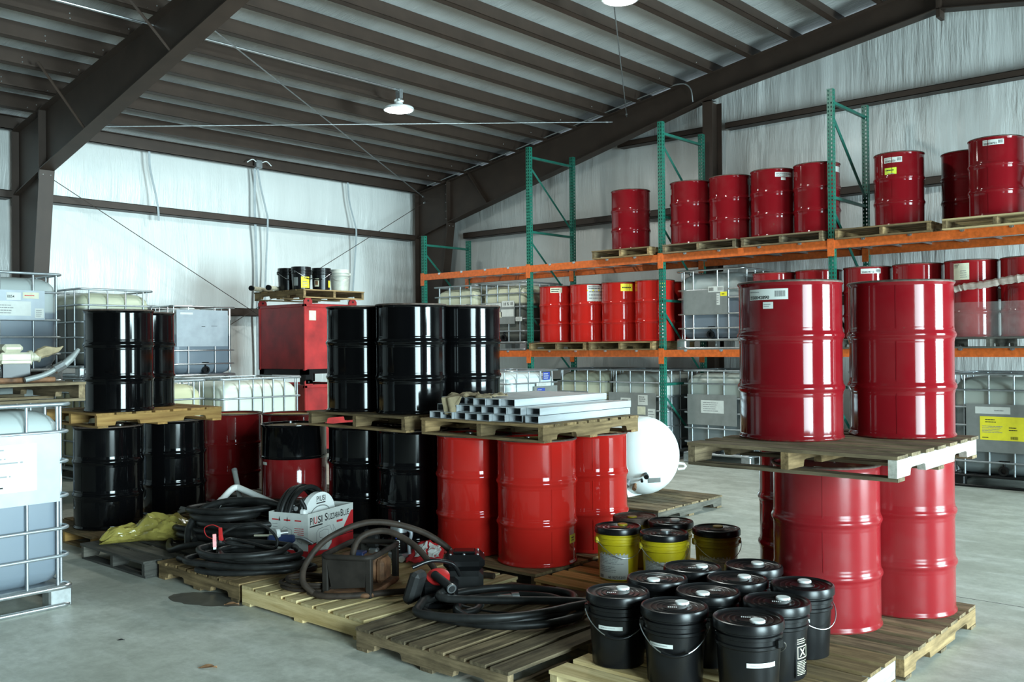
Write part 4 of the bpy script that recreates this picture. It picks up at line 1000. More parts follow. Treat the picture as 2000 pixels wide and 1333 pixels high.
for q, (n, x0, z) in enumerate(rows):
    for k in range(n):
        end = (k == n-1)
        lab = 'galvanised steel tube, %s from the black drums in the %s layer of tubes' % (('first', 'second', 'third', 'fourth', 'fifth', 'sixth', 'seventh', 'eighth')[k], names[q])
        xx = x0+k*0.1275+(0.03 if q == 0 and end else 0.0)
        yy = 5.0+stg.uniform(-0.03, 0.05)+0.03*q
        o = obj('steel_tube', tme, 'tube_zinc', None, (xx, yy, z+0.001)); tag(o, lab, 'steel tube', 'galvanised tubes, %s layer' % names[q])
# rag
mb = MB(); nu, nv = 26, 16; vs = []
for j in range(nv+1):
    for i in range(nu+1):
        a = i/nu; b_ = j/nv
        x = -5.17+0.42*a+0.02*math.sin(7*b_)+0.015*noise.noise(Vector((a*5, b_*5, 1))); y = 5.30-0.27*b_+0.05*math.sin(9*a)
        z = Z3+0.106+th+0.006+0.034*abs(noise.noise(Vector((a*7, b_*6, 4))))+0.016*abs(noise.noise(Vector((a*16, b_*14, 9))))
        if b_ > 0.72:
            k = (b_-0.72)/0.28
            if 0.12 < a < 0.36: y = 5.02-0.016-0.01*math.sin(a*50)-0.012*k*0; z -= 0.14*k
            else: y = 5.13-0.03*k+0.03*math.sin(14*a); z -= 0.008*k
        vs.append((x, y, z))
mb.add(vs, [(j*(nu+1)+i, j*(nu+1)+i+1, (j+1)*(nu+1)+i+1, (j+1)*(nu+1)+i) for j in range(nv) for i in range(nu)])
rag_me = mb.mesh('rag', 70); o = obj('rag', rag_me, 'rag'); md = o.modifiers.new('cloth', 'SOLIDIFY'); md.thickness = 0.004
tag(o, 'crumpled tan rag hanging over the ends of the steel tubes', 'rag')

# ---- black drums, middle of the room
gB = 'black drums beside the steel tubes'
pallet('floor pallet in shade under the black drums beside the red ones', -6.70, -5.42, 4.95, 6.15, 0, 'x', 'grey_wood', n=6)
drum('black drum on the floor pallet next to the cut drum', -6.40, 5.27, Z1, 'black_drum', 'black_lid', gB)
drum('black drum on the floor pallet touching the red drums', -5.79, 5.29, Z1, 'black_drum', 'black_lid', gB)
drum('black drum in the back row of the shaded floor pallet', -5.74, 5.90, Z1, 'black_drum', 'black_lid', gB)
drum('black drum at the back corner of the shaded floor pallet', -6.38, 5.88, Z1, 'black_drum', 'black_lid', gB)
pallet('weathered raised pallet under three black drums beside the tubes', -6.72, -5.48, 4.94, 6.14, Z2, 'x', 'brown_wood', 'brown_wood', n=7)
drum('upper black drum in front of the red bin', -6.40, 5.26, Z3, 'black_drum', 'black_lid', gB)
drum('upper black drum with broad reflections, middle one of three', -5.80, 5.30, Z3, 'black_drum', 'black_lid', gB)
drum('upper black drum with a dent, next to the rack tanks', -5.75, 5.91, Z3, 'black_drum', 'black_lid', gB)

# ---- black drums by the stacked tanks
gL = 'black drums beside the stacked bulk tanks'
pallet('pine floor pallet under the black drums by the near bulk tank', -8.95, -7.85, 3.58, 4.96, 0, 'x', 'brown_wood', 'amber_wood', n=6)
drum('lower black drum next to the near bulk tank', -8.28, 3.92, Z1, 'black_drum', 'black_lid', gL)
drum('lower black drum between a black drum and a maroon drum', -8.44, 4.64, Z1, 'black_drum', 'black_lid', gL)
pallet('amber pine pallet between the two layers of black drums', -8.98, -7.93, 3.66, 4.84, Z2, 'x', 'amber_wood', 'amber_wood', n=7)
drum('upper black drum on the amber pallet, in front', -8.19, 3.98, Z3, 'black_drum', 'black_lid', gL)
drum('upper black drum half hidden on the amber pallet', -8.64, 4.43, Z3, 'black_drum', 'black_lid', gL)
pallet('floor pallet in the dark under the maroon drums', -9.10, -7.85, 5.10, 6.20, 0, 'x', 'grey_wood', n=6)
drum('maroon drum with a tan reflection coloured into its top beside the black drums', -8.72, 5.46, Z1, 'maroon_drum', 'reflection_lid_tan_cap', 'maroon drums')
drum('maroon drum with a tan reflection coloured into its top behind the cut drum', -8.20, 5.81, Z1, 'maroon_drum', 'reflection_lid_tan_cap', 'maroon drums')
# cut-down drum standing on stacked pallets
for k, lb in enumerate(('lowest of three dark pallets under the cut drum', 'second of three dark pallets under the cut drum', 'top of three dark pallets under the cut drum')):
    pallet(lb, -7.62, -6.74, 4.70, 5.60, k*PH, 'x', 'grey_wood', n=6)
hd = thing('short_drum', 'short drum with a black upper half and red lower half', 'drum', (-7.10, 5.06, 3*PH))
prf = [(DR-0.01, 0.012), (DR+0.006, 0.0), (DR+0.008, 0.014), (DR, 0.024), (DR, 0.30)]
obj('lower_half', MB().lathe(prf+[(DR+0.002, 0.335)], 48, cap1=False).mesh('lower_half', 50), 'maroon_drum', hd)
obj('upper_half', MB().lathe([(DR+0.002, 0.335), (DR+0.006, 0.34), (DR+0.006, 0.355), (DR, 0.36), (DR, 0.61), (DR+0.008, 0.62), (DR+0.006, 0.635), (DR-0.006, 0.635), (DR-0.008, 0.615)], 48, cap0=False, cap1=False).mesh('upper_half', 50), 'black_drum', hd)
l = obj('lid', MB().lathe([(DR-0.008, 0.60), (DR-0.008, 0.615), (0.02, 0.613)], 40).mesh('lid', 40), 'old_wood', hd)
obj('bung', bung_me, 'bung', l, (0.06, -0.18, 0.613)); obj('vent_plug', vent_me, 'bung', l, (-0.12, 0.1, 0.613))
a_ = screen_ang(-7.10, 5.06, 0.06); sticker(hd, DR, a_, 0.285, 0.07, 0.025, 'white_paper', ())

# ================================================================== PAILS
pallet('pale pallet with a white painted stringer under the black pails', -2.89, -1.69, 3.52, 4.76, 0, 'x', 'brown_wood', ('new_wood', 'old_wood', 'pale_paint_wood'), n=7, gap=0.055, accent={0: 'new_wood', 1: 'new_wood', 2: 'new_wood'})
gP = 'black pails'; zl = PH
tape = [('lines', (0.12, 0.9, 0.3, 0.75, 1), 'grey_ink')]
S1 = (0.02, 0.05)
pail('black pail at the corner near the coiled hose, wire handle down', -2.706, 3.83, zl, 'black_plastic', 'black_plastic', gP, cap_s=(0.025, 0.065), handle=0.0, smear=(-0.05, -0.03), labels=[(0.17, 0.58, 0.19, 0.208, 'white_paper', tape)])
pail('black pail with wire handle in front, middle of the near row', -2.354, 3.785, zl, 'black_plastic', 'black_plastic', gP, cap_s=(0.035, 0.06), handle=0.0, smear=(-0.03, -0.03), labels=[(0.10, 0.47, 0.185, 0.203, 'white_paper', tape)])
pail('nearest black pail with its tape low on the front', -2.002, 3.828, zl, 'black_plastic', 'black_plastic', gP, cap_s=(0.04, -0.045), handle=2.6, smear=(-0.03, 0.0), labels=[(0.47, 0.90, 0.165, 0.185, 'white_paper', tape)])
warn = [('rect', (0.1, 0.9, 0.90, 0.97), 'cream_paper'), ('lines', (0.1, 0.9, 0.05, 0.38, 9), 'cream_paper'), ('lines', (0.1, 0.9, 0.74, 0.88, 3), 'cream_paper'), ('rect', (0.12, 0.16, 0.42, 0.70), 'cream_paper'), ('rect', (0.84, 0.88, 0.42, 0.70), 'cream_paper'), ('rect', (0.12, 0.88, 0.42, 0.44), 'cream_paper'), ('rect', (0.12, 0.88, 0.68, 0.70), 'cream_paper'), ('text', ('X', 0.26, 0.28, 0.47, 0.45), 'cream_paper')]
pail('black pail with a yellow printed warning strip', -2.03, 4.165, zl, 'black_plastic', 'black_plastic', gP, cap_s=(0.03, 0.055), smear=(-0.02, -0.02), labels=[(0.80, 0.985, 0.02, 0.225, 'black_plastic', warn)])
pail('black pail with a hanging wire handle against the crimson drum', -2.07, 4.535, zl, 'black_plastic', 'black_plastic', gP, cap_s=(0.01, 0.065), handle=0.75, labels=[(0.30, 0.62, 0.19, 0.206, 'white_paper', tape)], grip=False)
pail('black pail in the middle of the black pails', -2.370, 4.12, zl, 'black_plastic', 'black_plastic', gP, cap_s=(-0.025, -0.05), smear=(0.02, 0.01))
pail('black pail behind the middle one, cap toward the crimson drums', -2.378, 4.435, zl, 'black_plastic', 'black_plastic', gP, cap_s=(0.035, 0.05))
pail('black pail with its handle laid across the lid', -2.708, 4.19, zl, 'black_plastic', 'black_plastic', gP, cap_s=(-0.02, -0.05), handle=None)
_p = bpy.data.objects['plastic_pail.007']
c0 = to_cam(-2.708, 4.19); R_ = Matrix.Rotation(c0+PI/2, 4, 'Z')
obj('bail', MB().tube([R_ @ Vector(p) for p in [(0.158, 0, 0.30), (0.13, -0.03, PHT+0.022), (0.04, 0.0, PHT+0.022), (-0.06, 0.015, PHT+0.022)]], 0.0026, 6), 'zinc', _p)
pail('black pail at the back, next to the yellow pails', -2.692, 4.515, zl, 'black_plastic', 'black_plastic', gP, cap_s=(0.05, 0.02), smear=(-0.02, -0.03))
pail('rearmost black pail, squeezed against the crimson drum', -2.450, 4.755, zl, 'black_plastic', 'black_plastic', gP, cap_s=(0.02, 0.06))

pallet('orange pine pallet under the yellow pails', -4.09, -2.95, 4.84, 6.02, 0, 'x', 'orange_wood', 'orange_wood', n=7, gap=0.045)
gY = 'yellow pails'
shl = [('text', ('SHELL', 0.075, 0.06, 0.86, 0.26), 'ink'), ('lines', (0.06, 0.94, 0.45, 0.80, 8), 'grey_ink'), ('lines', (0.06, 0.7, 0.2, 0.4, 4), 'grey_ink')]
shl[0] = ('lines', (0.06, 0.30, 0.84, 0.96, 1), 'ink')
y1l = shl+[('text', ('6510735203', 0.10, 0.38, 0.03, 0.52), 'ink'), ('bars', (0.05, 0.2, 0.03, 0.12), 'ink')]
pail('yellow pail with the long number at the foot of its label', -3.68, 5.22, zl, 'yellow_plastic', 'black_plastic', gY, cap='mustard_plastic', cap_s=(0.03, 0.06), handle=0.35, labels=[(0.05, 0.74, 0.015, 0.235, 'white_paper', y1l)], grip=False)
pail('yellow pail with a clear spout cap, partly behind black pails', -3.325, 5.23, zl, 'yellow_plastic', 'black_plastic', gY, cap='zinc_dull', cap_s=(0.01, 0.05), handle=0.2, labels=[(0.06, 0.74, 0.015, 0.225, 'white_paper', shl)], grip=False)
pail('dull yellow pail standing apart toward the open floor', -3.13, 5.56, zl, 'mustard_plastic', 'black_plastic', gY, cap='reflection_lid_tan_cap', cap_s=(0.01, 0.06), handle=0.3, labels=[(0.10, 0.82, 0.015, 0.225, 'cream_paper', shl)], grip=False)
pail('yellow pail with a rusty lid against the red drum', -3.80, 5.60, zl, 'mustard_plastic', 'rim', gY, cap='mustard_plastic', cap_s=(-0.02, -0.03))
pail('yellow pail with a white cap in the back row', -3.50, 5.59, zl, 'yellow_plastic', 'black_plastic', gY, cap_s=(0.03, 0.06))

# ================================================================== WHITE PRESSURE TANK
pallet('flat weathered pallet under the white pressure tank', -6.30, -4.86, 7.55, 8.75, 0, 'x', 'old_wood', 'grey_wood', n=8, gap=0.02)
tk = thing('pressure_tank', 'white horizontal pressure tank lying behind the red drums', 'tank', (-5.5, 8.25, PH+0.415))
R = 0.405; prof = []
for k in range(13):
    a = -PI/2+PI/2*k/12; prof.append((max(0.004, R*math.cos(a)), -0.72+R*0.6*math.sin(a)))
for k in range(1, 17):
    a = PI/2*k/16; prof.append((max(0.004, R*math.cos(a)), R*0.92*math.sin(a)))
obj('shell', MB().lathe(prof, 48, Matrix.Rotation(PI/2, 4, 'Y')).mesh('shell', 50), 'tank_white', tk)
for sx in (-0.6, -0.05): obj('foot', MB().prism([(-0.22, -0.415), (0.22, -0.415), (0.27, -0.30), (-0.27, -0.30)], sx-0.02, sx+0.02, 'x'), 'tank_white', tk)
def on_head(sx, sz, out=0.0):
    """point on the rounded end: sx to the viewer's right, sz up, both in shares of the radius"""
    cx_, cy_ = 0.55, -0.83; k = math.sqrt(max(0, 1-sx*sx-sz*sz))
    n = Vector((cx_*k-cy_*sx, cy_*k+cx_*sx, sz)); return Vector((n.x*R*(0.92 if n.x > 0 else 1), n.y*R, n.z*R))+n*out, n
for sx, sz, rad, L, mt in ((-0.33, -0.55, 0.030, 0.08, 'zinc_dull'), (-0.16, -0.64, 0.022, 0.07, 'rust'), (0.02, -0.50, 0.014, 0.04, 'black_plastic'), (0.12, -0.36, 0.026, 0.07, 'black_plastic')):
    p, n = on_head(sx, sz)
    obj('valve', MB().tube([p-n*0.01, p+n*L*0.5, p+n*L*0.5, p+n*L], [rad*0.7, rad*0.7, rad, rad], 10), mt, tk)
mb = MB(); rect_on(mb, lambda a, b_: tuple(on_head(a, b_, 0.004)[0]), 0.18, 0.50, -0.60, -0.47, 6, 3); obj('name_plate', mb, 'plate_grey', tk)
p = on_head(0.96, -0.28)[0]; e = Vector((0.83, 0.55, 0))
obj('lifting_lug', MB().tube([p+Vector((0.0, 0, 0.03)), p+e*0.06+Vector((0, 0, 0.025)), p+e*0.08, p+e*0.06-Vector((0, 0, 0.025)), p-Vector((0, 0, 0.03))], 0.012, 6), 'tank_white', tk)

# ================================================================== BULK TANKS AND BINS ALONG THE SIDE WALL (fronts face the open doors)
gT = 'bulk tanks along the side wall'
W12 = 1.20
def side_tank(label, xf, y0, y1, z, H, mat, rails, depth=1.0, **kw):
    """front (local -y) faces +x; y0..y1 is its width along the wall"""
    return ibc(label, xf-depth/2, (y0+y1)/2, z, y1-y0, depth, H, mat, rails, rz=PI/2, group=gT, **kw)
# near tank at the edge of the picture, with the paper notice on its dented plate
side_tank('near bulk tank with a large paper notice at the edge', -6.30, 1.62, 2.74, 0, 1.345, 'tank_blue_fill', (0.34, 0.52, 0.73, 0.955, 1.15), face_bars=(-0.34, -0.04, 0.25, 0.42), foot_mat='zinc',
    plates=[(-0.50, 0.475, 0.70, 1.145, 'plate_steel', [(-0.40, 0.33, 0.79, 1.09, 'white_paper', [('lines', (0.05, 0.9, 0.30, 0.95, 7), 'grey_ink'), ('text', ('100', 0.09, 0.50, 0.62, 0.10), 'ink'), ('rect', (0.55, 0.72, 0.10, 0.13), 'ink')])])])
pallet('dark worn pallet lying on top of the near bulk tank', -7.42, -6.32, 1.68, 2.84, 1.346, 'y', 'old_wood', 'old_wood', n=7)
side_tank('bulk tank below the stacked tank, hidden behind the near one', -10.25, 3.18, 4.36, 0, 1.345, 'tank_blue_fill', RAILS_T)
side_tank('stacked bulk tank with a torn white notice beside the tapered column', -10.28, 3.20, 4.38, 1.346, 1.16, 'tank_blue_fill', (0.30, 0.48, 0.66, 0.95), face_bars=(-0.36, -0.03, 0.25, 0.45), foot_mat='zinc',
    plates=[(-0.45, 0.40, 0.66, 0.965, 'plate_steel', [(0.02, 0.16, 0.86, 0.94, 'white_paper', [('text', ('0054', 0.5, 0.05, 0.3, 0.5), 'ink')]), (0.18, 0.34, 0.88, 0.945, 'cream_paper', [('lines', (0.1, 0.9, 0.3, 0.7, 1), 'red_ink')]), (-0.10, 0.26, 0.70, 0.85, 'white_paper', [('lines', (0.1, 0.6, 0.1, 0.8, 4), 'grey_ink')]), (0.30, 0.39, 0.68, 0.78, 'white_paper', [('lines', (0.1, 0.9, 0.1, 0.9, 4), 'grey_ink')])])])
side_tank('tall bulk tank below the dark stacked tank', -12.20, 5.38, 6.42, 0, 1.33, 'tank_cream_empty', RAILS_T, depth=1.15)
side_tank('stacked bulk tank filled with black liquid behind the upper black drums', -12.20, 5.40, 6.42, 1.331, 1.16, 'tank_black_fill', RAILS_S, depth=1.15, plates=[(-0.30, 0.50, 0.45, 0.74, 'plate_grey', [(-0.22, 0.05, 0.66, 0.72, 'white_paper', [P_W])])])
side_tank('bulk tank below the tank with the bright plate', -12.75, 6.98, 8.04, 0, 1.165, 'tank_cream_empty', RAILS_S)
side_tank('stacked bulk tank with a bright metal plate beside the red bin', -12.75, 6.98, 8.04, 1.166, 1.165, 'tank_blue_fill', (0.30, 0.50), face_bars=(-0.46, -0.24, 0.17, 0.40), foot_mat='zinc', cage='zinc',
    plates=[(-0.46, 0.38, 0.56, 1.10, 'plate_steel', [(-0.40, -0.2, 1.03, 1.06, 'white_paper', []), (-0.06, 0.0, 0.85, 0.857, 'ink', []), (0.1, 0.2, 0.86, 0.866, 'ink', [])])])
side_tank('white empty bulk tank in front of the red bin', -10.05, 6.10, 7.30, 0, 1.33, 'tank_white_empty', (0.30, 0.50, 0.72, 1.08), face_bars=(-0.44, -0.26, -0.10, 0.02, 0.14, 0.28, 0.44))
side_tank('cream empty bulk tank half hidden by the upper black drums', -10.15, 4.86, 6.0, 0, 1.33, 'tank_cream_empty', (0.30, 0.50, 0.72, 1.10))

# ---- red steel bins, one on the other
gN = 'red steel bins'
def steel_bin(label, z):
    t = thing('steel_bin', label, 'bin', (-11.68, 8.58, z), 0, gN)
    W, D = 1.15, 0.95; x0, x1, y0, y1 = -W/2, W/2, -D/2, D/2
    mb = MB(); mb.box(x0+0.01, x1-0.01, y0+0.01, y1-0.01, 0.22, 1.13); obj('body', mb, 'bin_red', t)
    for (a, b_) in ((x0, y0), (x1-0.05, y0), (x0, y1-0.05), (x1-0.05, y1-0.05)):
        obj('corner_post', MB().bbox(a, a+0.05, b_, b_+0.05, 0.2, 1.15, 0.008), 'bin_red', t)
    for (a, b_, c, d) in ((x0, x1, y0, y0+0.04), (x0, x1, y1-0.04, y1), (x0, x0+0.04, y0, y1), (x1-0.04, x1, y0, y1)):
        obj('top_rail', MB().bbox(a, b_, c, d, 1.11, 1.16, 0.008), 'bin_red', t)
    for sx in (-1, 1):
        for sy in (-1, 1):
            lg = MB(); lg.prism([(-0.07, 0), (0.07, 0), (0.07, 0.05), (0.045, 0.085), (-0.045, 0.085), (-0.07, 0.05)], -0.012, 0.012, 'x', Matrix.Translation((sx*(W/2-0.012), sy*(D/2-0.07), 1.15)))
            o = obj('lifting_lug', lg, 'bin_red', t)
            obj('lug_hole', MB().lathe([(0.016, -0.013), (0.016, 0.013)], 12, Matrix.Rotation(PI/2, 4, 'Y')), 'dark_void', o, (sx*(W/2-0.012), sy*(D/2-0.07), 1.20))
            obj('foot', MB().bbox(sx*(W/2-0.07)-0.07, sx*(W/2-0.07)+0.07, sy*(D/2-0.08)-0.07, sy*(D/2-0.08)+0.07, 0, 0.22, 0.01), 'black_plastic', t)
    for sy in (-1, 1): obj('skid_rail', MB().bbox(x0, x1, sy*(D/2-0.05)-0.04, sy*(D/2-0.05)+0.04, 0.13, 0.22, 0.01), 'black_plastic', t)
    for sx in (-1, 1): obj('skid_rail', MB().bbox(sx*(W/2-0.04)-0.035, sx*(W/2-0.04)+0.035, y0+0.1, y1-0.1, 0.15, 0.22, 0.01), 'black_plastic', t)
    if z > 0.5: obj('paper_tag', MB().box(0, 0.002, -0.06, 0.06, -0.07, 0.07), 'cream_paper', t, (x1-0.01, -D/2+0.15, 0.99))
    return t
steel_bin('lower red steel bin behind the white empty bulk tank', 0.0)
steel_bin('upper red steel bin with chain lugs, carrying a pallet', 1.165)
ZB = 1.165+1.237
pallet('weathered pallet on top of the red bins', -12.28, -11.06, 8.06, 9.16, ZB, 'y', 'brown_wood', n=7)
zp = ZB+PH; gQ = 'pails on top of the red bins'
pail('black pail at the pipe end on top of the red bins', -11.72, 8.26, zp, 'black_plastic', 'black_plastic', gQ, cap=None, handle=0.4, lidless=True)
pail('black pail with a yellow sheet on top of the red bins', -11.36, 8.24, zp, 'black_plastic', 'black_plastic', gQ, cap=None, handle=0.9, lidless=True, labels=[(0.50, 0.92, 0.03, 0.23, 'yellow_paper', [('lines', (0.3, 0.8, 0.65, 0.9, 2), 'ink'), ('lines', (0.15, 0.85, 0.1, 0.5, 3), 'grey_ink')]), (0.12, 0.34, 0.06, 0.18, 'plate_grey', [])])
pail('black pail with a faded sticker on top of the red bins', -11.36, 8.60, zp, 'black_plastic', 'black_plastic', gQ, cap=None, handle=-0.3, lidless=True, labels=[(0.14, 0.38, 0.06, 0.18, 'cream_paper', [('rect', (0.2, 0.8, 0.2, 0.7), 'rust')]), (0.88, 0.97, 0.05, 0.15, 'yellow_paper', [])])
pail('dirty white pail on top of the red bins', -11.38, 8.96, zp, 'grey_plastic', 'grey_plastic', gQ, cap=None, handle=0.0, lidless=True, grip=False)
for dx, lb in ((0.0, 'cream cardboard tube end poking out beside the pails'), (0.20, 'second cream tube lying farther back on the bin pallet')):
    t = thing('cardboard_tube', lb, 'tube', (-11.62-dx*1.4, 7.86-dx*0.5, zp+0.036), 0, 'tubes on the bin pallet')
    d = Vector((-0.12, 1.0, 0)).normalized()*(0.25 if dx == 0 else 0.9) if False else Vector((-0.55, 0.80, 0)).normalized()*0.75
    obj('tube_wall', MB().tube([(0, 0, 0), d], 0.035, 14).mesh('tube_wall', 50), 'cream_cast', t)
    obj('end_cap', MB().tube([-d.normalized()*0.012, d.normalized()*0.03], 0.039, 14).mesh('end_cap', 50), 'black_plastic', t)

# ---- worn pump on the pallet over the near tank
zq = 1.346+PH
t = thing('electric_pump', 'grimy cream and grey electric pump on top of the near bulk tank', 'pump', (-6.62, 2.48, zq), PI/2)
RX = Matrix.Rotation(PI/2, 4, 'Y')
obj('base_foot', MB().bbox(-0.55, 0.24, -0.13, 0.13, 0, 0.035, 0.008), 'rust', t)
obj('motor', MB().lathe([(0.06, -0.62), (0.105, -0.60), (0.115, -0.56), (0.115, -0.24), (0.10, -0.20), (0.05, -0.19)], 28, Matrix.Translation((0, 0, 0.15)) @ RX).mesh('motor', 40), 'plate_grey', t)
obj('motor_cowl', MB().tube(spline([(-0.50, 0.02, 0.20), (-0.36, 0.0, 0.275), (-0.22, -0.02, 0.25), (-0.16, -0.03, 0.17)], 6), [0.05+0.03*math.sin(PI*k/18) for k in range(19)], 12).mesh('motor_cowl', 60), 'black_matte', t)
obj('coupling', MB().lathe([(0.045, -0.20), (0.055, -0.18), (0.055, -0.13), (0.04, -0.11), (0.04, -0.07)], 20, Matrix.Translation((0, 0, 0.15)) @ RX).mesh('coupling', 40), 'cream_cast', t)
obj('pump_head', MB().bbox(-0.09, 0.11, -0.08, 0.08, 0.11, 0.20, 0.012).bbox(-0.07, 0.06, -0.07, 0.06, 0.20, 0.255, 0.02), 'cream_cast', t)
obj('name_plate', MB().bbox(-0.085, 0.095, -0.09, -0.07, 0.03, 0.13, 0.006), 'black_plastic', t)
obj('edge_strip', MB().bbox(-0.09, 0.10, -0.095, -0.075, 0.125, 0.15, 0.004), 'cream_cast', t)
obj('outlet', MB().lathe([(0.04, 0.11), (0.045, 0.13), (0.03, 0.14), (0.03, 0.17), (0.04, 0.18)], 16, Matrix.Translation((0, 0, 0.17)) @ RX).mesh('outlet', 40), 'cream_cast', t)
obj('rag_wrap', MB().tube(spline([(0.16, 0.0, 0.18), (0.22, -0.02, 0.205), (0.30, 0.0, 0.215), (0.35, 0.02, 0.24)], 5), [0.022, 0.03, 0.036, 0.034, 0.036, 0.04, 0.036, 0.03, 0.026, 0.022, 0.02, 0.016, 0.012, 0.009, 0.006, 0.004], 8).mesh('rag_wrap', 40), 'rag', t)
t = thing('dispensing_nozzle', 'grey dispensing nozzle leaning beside the cream pump', 'nozzle', (-6.44, 2.60, zq+0.02), PI/2)
obj('spout', MB().tube(spline([(-0.10, 0, 0.0), (0.02, 0, 0.03), (0.10, 0, 0.07)], 5), 0.018, 10).mesh('spout', 50), 'plate_grey', t)
obj('collar', MB().tube([(0.09, 0, 0.063), (0.15, 0, 0.095)], 0.032, 8).mesh('collar', 40), 'zinc', t)
obj('grip', MB().tube(spline([(0.15, 0, 0.095), (0.20, 0, 0.14), (0.25, 0, 0.20)], 5), [0.026]*5+[0.024, 0.022, 0.02, 0.018, 0.016, 0.012], 10).mesh('grip', 50), 'plate_grey', t)

# ================================================================== PALLETS OF HOSES AND PUMPS IN FRONT
pallet('dark grey pallet with open ends under the yellow bag', -7.66, -6.62, 3.40, 4.44, 0, 'x', 'grey_wood', n=6, gap=0.05)
pallet('brown notched pallet under the heap of black hose', -6.57, -5.51, 3.48, 4.66, 0, 'y', 'brown_wood', n=8, gap=0.03)
pallet('fresh pine pallet under the rusty pump frame', -5.46, -4.22, 3.47, 4.80, 0, 'y', 'new_wood', notched=False, n=8, gap=0.045)
pallet('old grey pallet under the coiled hose and black meter pump', -4.15, -3.02, 3.36, 4.68, 0, 'y', 'old_wood', n=8, gap=0.04)
zf = PH+0.002
rnd = random.Random(11)
def hose(label, pts, rad, mat='rubber', n=7, fittings=(), closed=False, cat='hose', group=None, seg=10):
    P = spline(pts, n, closed)
    b0 = P[0]
    t = thing('rubber_hose', label, cat, b0, 0, group)
    Q = [p-b0 for p in P]
    obj('hose_line', MB().tube(Q, rad, seg, closed).mesh('hose_line', 60), mat, t)
    for which, L, r_, m in fittings:
        a, b_ = (Q[0], Q[1]) if which == 0 else (Q[-1], Q[-2])
        d = (a-b_).normalized()
        obj('hose_end', MB().tube([a-d*L*0.3, a+d*L*0.2, a+d*L*0.2, a+d*L], [r_, r_, r_*0.75, r_*0.75], 12).mesh('hose_end', 40), m, t)
    return t
def coil(cx, cy, z, rx, ry, turns, rad, lift=0.6, seed=1, ang=0.0, a0=0.0, per=14, lean=0.0, mess=0.10):
    """stacked loops of hose, never through each other: every turn climbs"""
    rn = random.Random(seed); out = []; n = int(turns*per)
    for k in range(n+1):
        a = a0+2*PI*k/per; tn = k/per
        j = 1+rn.uniform(-0.05, 0.05)+mess*math.sin(tn*2.3+seed)+mess*0.8*math.sin(tn*7.1+a)
        x = rx*j*math.cos(a)+mess*0.5*rx*math.sin(tn*1.7); y = ry*j*math.sin(a)+mess*0.5*ry*math.cos(tn*2.9)
        out.append((cx+x*math.cos(ang)-y*math.sin(ang), cy+x*math.sin(ang)+y*math.cos(ang), z+rad+2*rad*lift*tn+lean*x))
    return out
# big heap of hose behind, on the brown pallet
hp = coil(-6.62, 4.17, zf, 0.40, 0.27, 7.2, 0.026, 0.78, 3, 0.4, mess=0.24)
tp = hp[-1]
hose('heap of thick black hose piled on the brown pallet', hp, 0.026, 'rubber', 4, group='hoses on the front pallets')
hose('black hose looping over the heap to the white pipe', [(-6.62, 3.74, zf+0.06), (-6.70, 3.80, zf+0.18), (-6.72, 3.92, zf+0.30), (-6.60, 4.06, zf+0.36), (-6.40, 4.20, zf+0.37), (-6.15, 4.24, zf+0.355), (-5.98, 4.24, zf+0.35)], 0.024, 'rubber', 7, [(1, 0.05, 0.024, 'zinc')], group='hoses on the front pallets')
hose('loose black hose trailing over the grey pallet to the heap', [(-7.30, 4.02, zf+0.024), (-7.0, 3.80, zf+0.024), (-6.72, 3.66, zf+0.03), (-6.53, 3.66, zf+0.08), (-6.36, 3.72, zf+0.10), (-6.20, 3.70, zf+0.03), (-6.05, 3.63, zf+0.026), (-6.22, 3.56, zf+0.026), (-6.42, 3.56, zf+0.026)], 0.024, 'rubber', 7, group='hoses on the front pallets')
hose('thin brown hoses tangled behind the yellow bag', [(-7.50, 4.25, zf+0.02), (-7.2, 4.38, zf+0.03), (-6.95, 4.30, zf+0.06), (-6.80, 4.12, zf+0.09), (-7.0, 4.02, zf+0.10), (-7.25, 4.12, zf+0.12), (-7.05, 4.30, zf+0.13), (-6.82, 4.22, zf+0.16)], 0.017, 'old_rubber', 7, group='hoses on the front pallets')
# front coil hanging over the pallet edge
hose('coil of black hose slumped over the front of the brown pallet', coil(-5.72, 3.70, zf, 0.34, 0.20, 6.1, 0.020, 0.66, 8, 0.55, mess=0.20), 0.020, 'rubber', 4, group='hoses on the front pallets')
hose('thin black cable looped upright over the front coil', [(-6.02, 3.60, zf+0.13), (-6.0, 3.66, zf+0.24), (-5.90, 3.76, zf+0.30), (-5.76, 3.84, zf+0.30), (-5.66, 3.88, zf+0.22), (-5.66, 3.86, zf+0.15), (-5.80, 3.80, zf+0.17), (-5.98, 3.72, zf+0.20), (-5.88, 3.62, zf+0.20), (-5.72, 3.74, zf+0.17)], 0.010, 'rubber', 7, group='hoses on the front pallets')
# battery clips
for lb, p, q in (('red battery clip standing on the front hose coil', (-5.96, 3.62, zf+0.245), 0.5), ('red battery clip lying on the front hose coil', (-5.93, 3.555, zf+0.215), -0.4)):
    t = thing('battery_clip', lb, 'clip', p, q, 'battery clips')
    obj('jaw', MB().prism([(-0.005, -0.035), (0.02, -0.04), (0.012, 0.0), (0.008, 0.05), (-0.006, 0.05)], -0.012, 0.012, 'y'), 'red_plastic', t)
    obj('tip', MB().box(0.0, 0.018, -0.010, 0.010, -0.055, -0.034), 'zinc', t)
tag(obj('red_wire', MB().tube(spline([(-5.97, 3.63, zf+0.29), (-6.03, 3.60, zf+0.31), (-6.10, 3.58, zf+0.28), (-6.10, 3.60, zf+0.22), (-6.03, 3.63, zf+0.20)], 6), 0.0032, 6), 'red_plastic'), 'short red wire curling from the battery clips', 'wire')
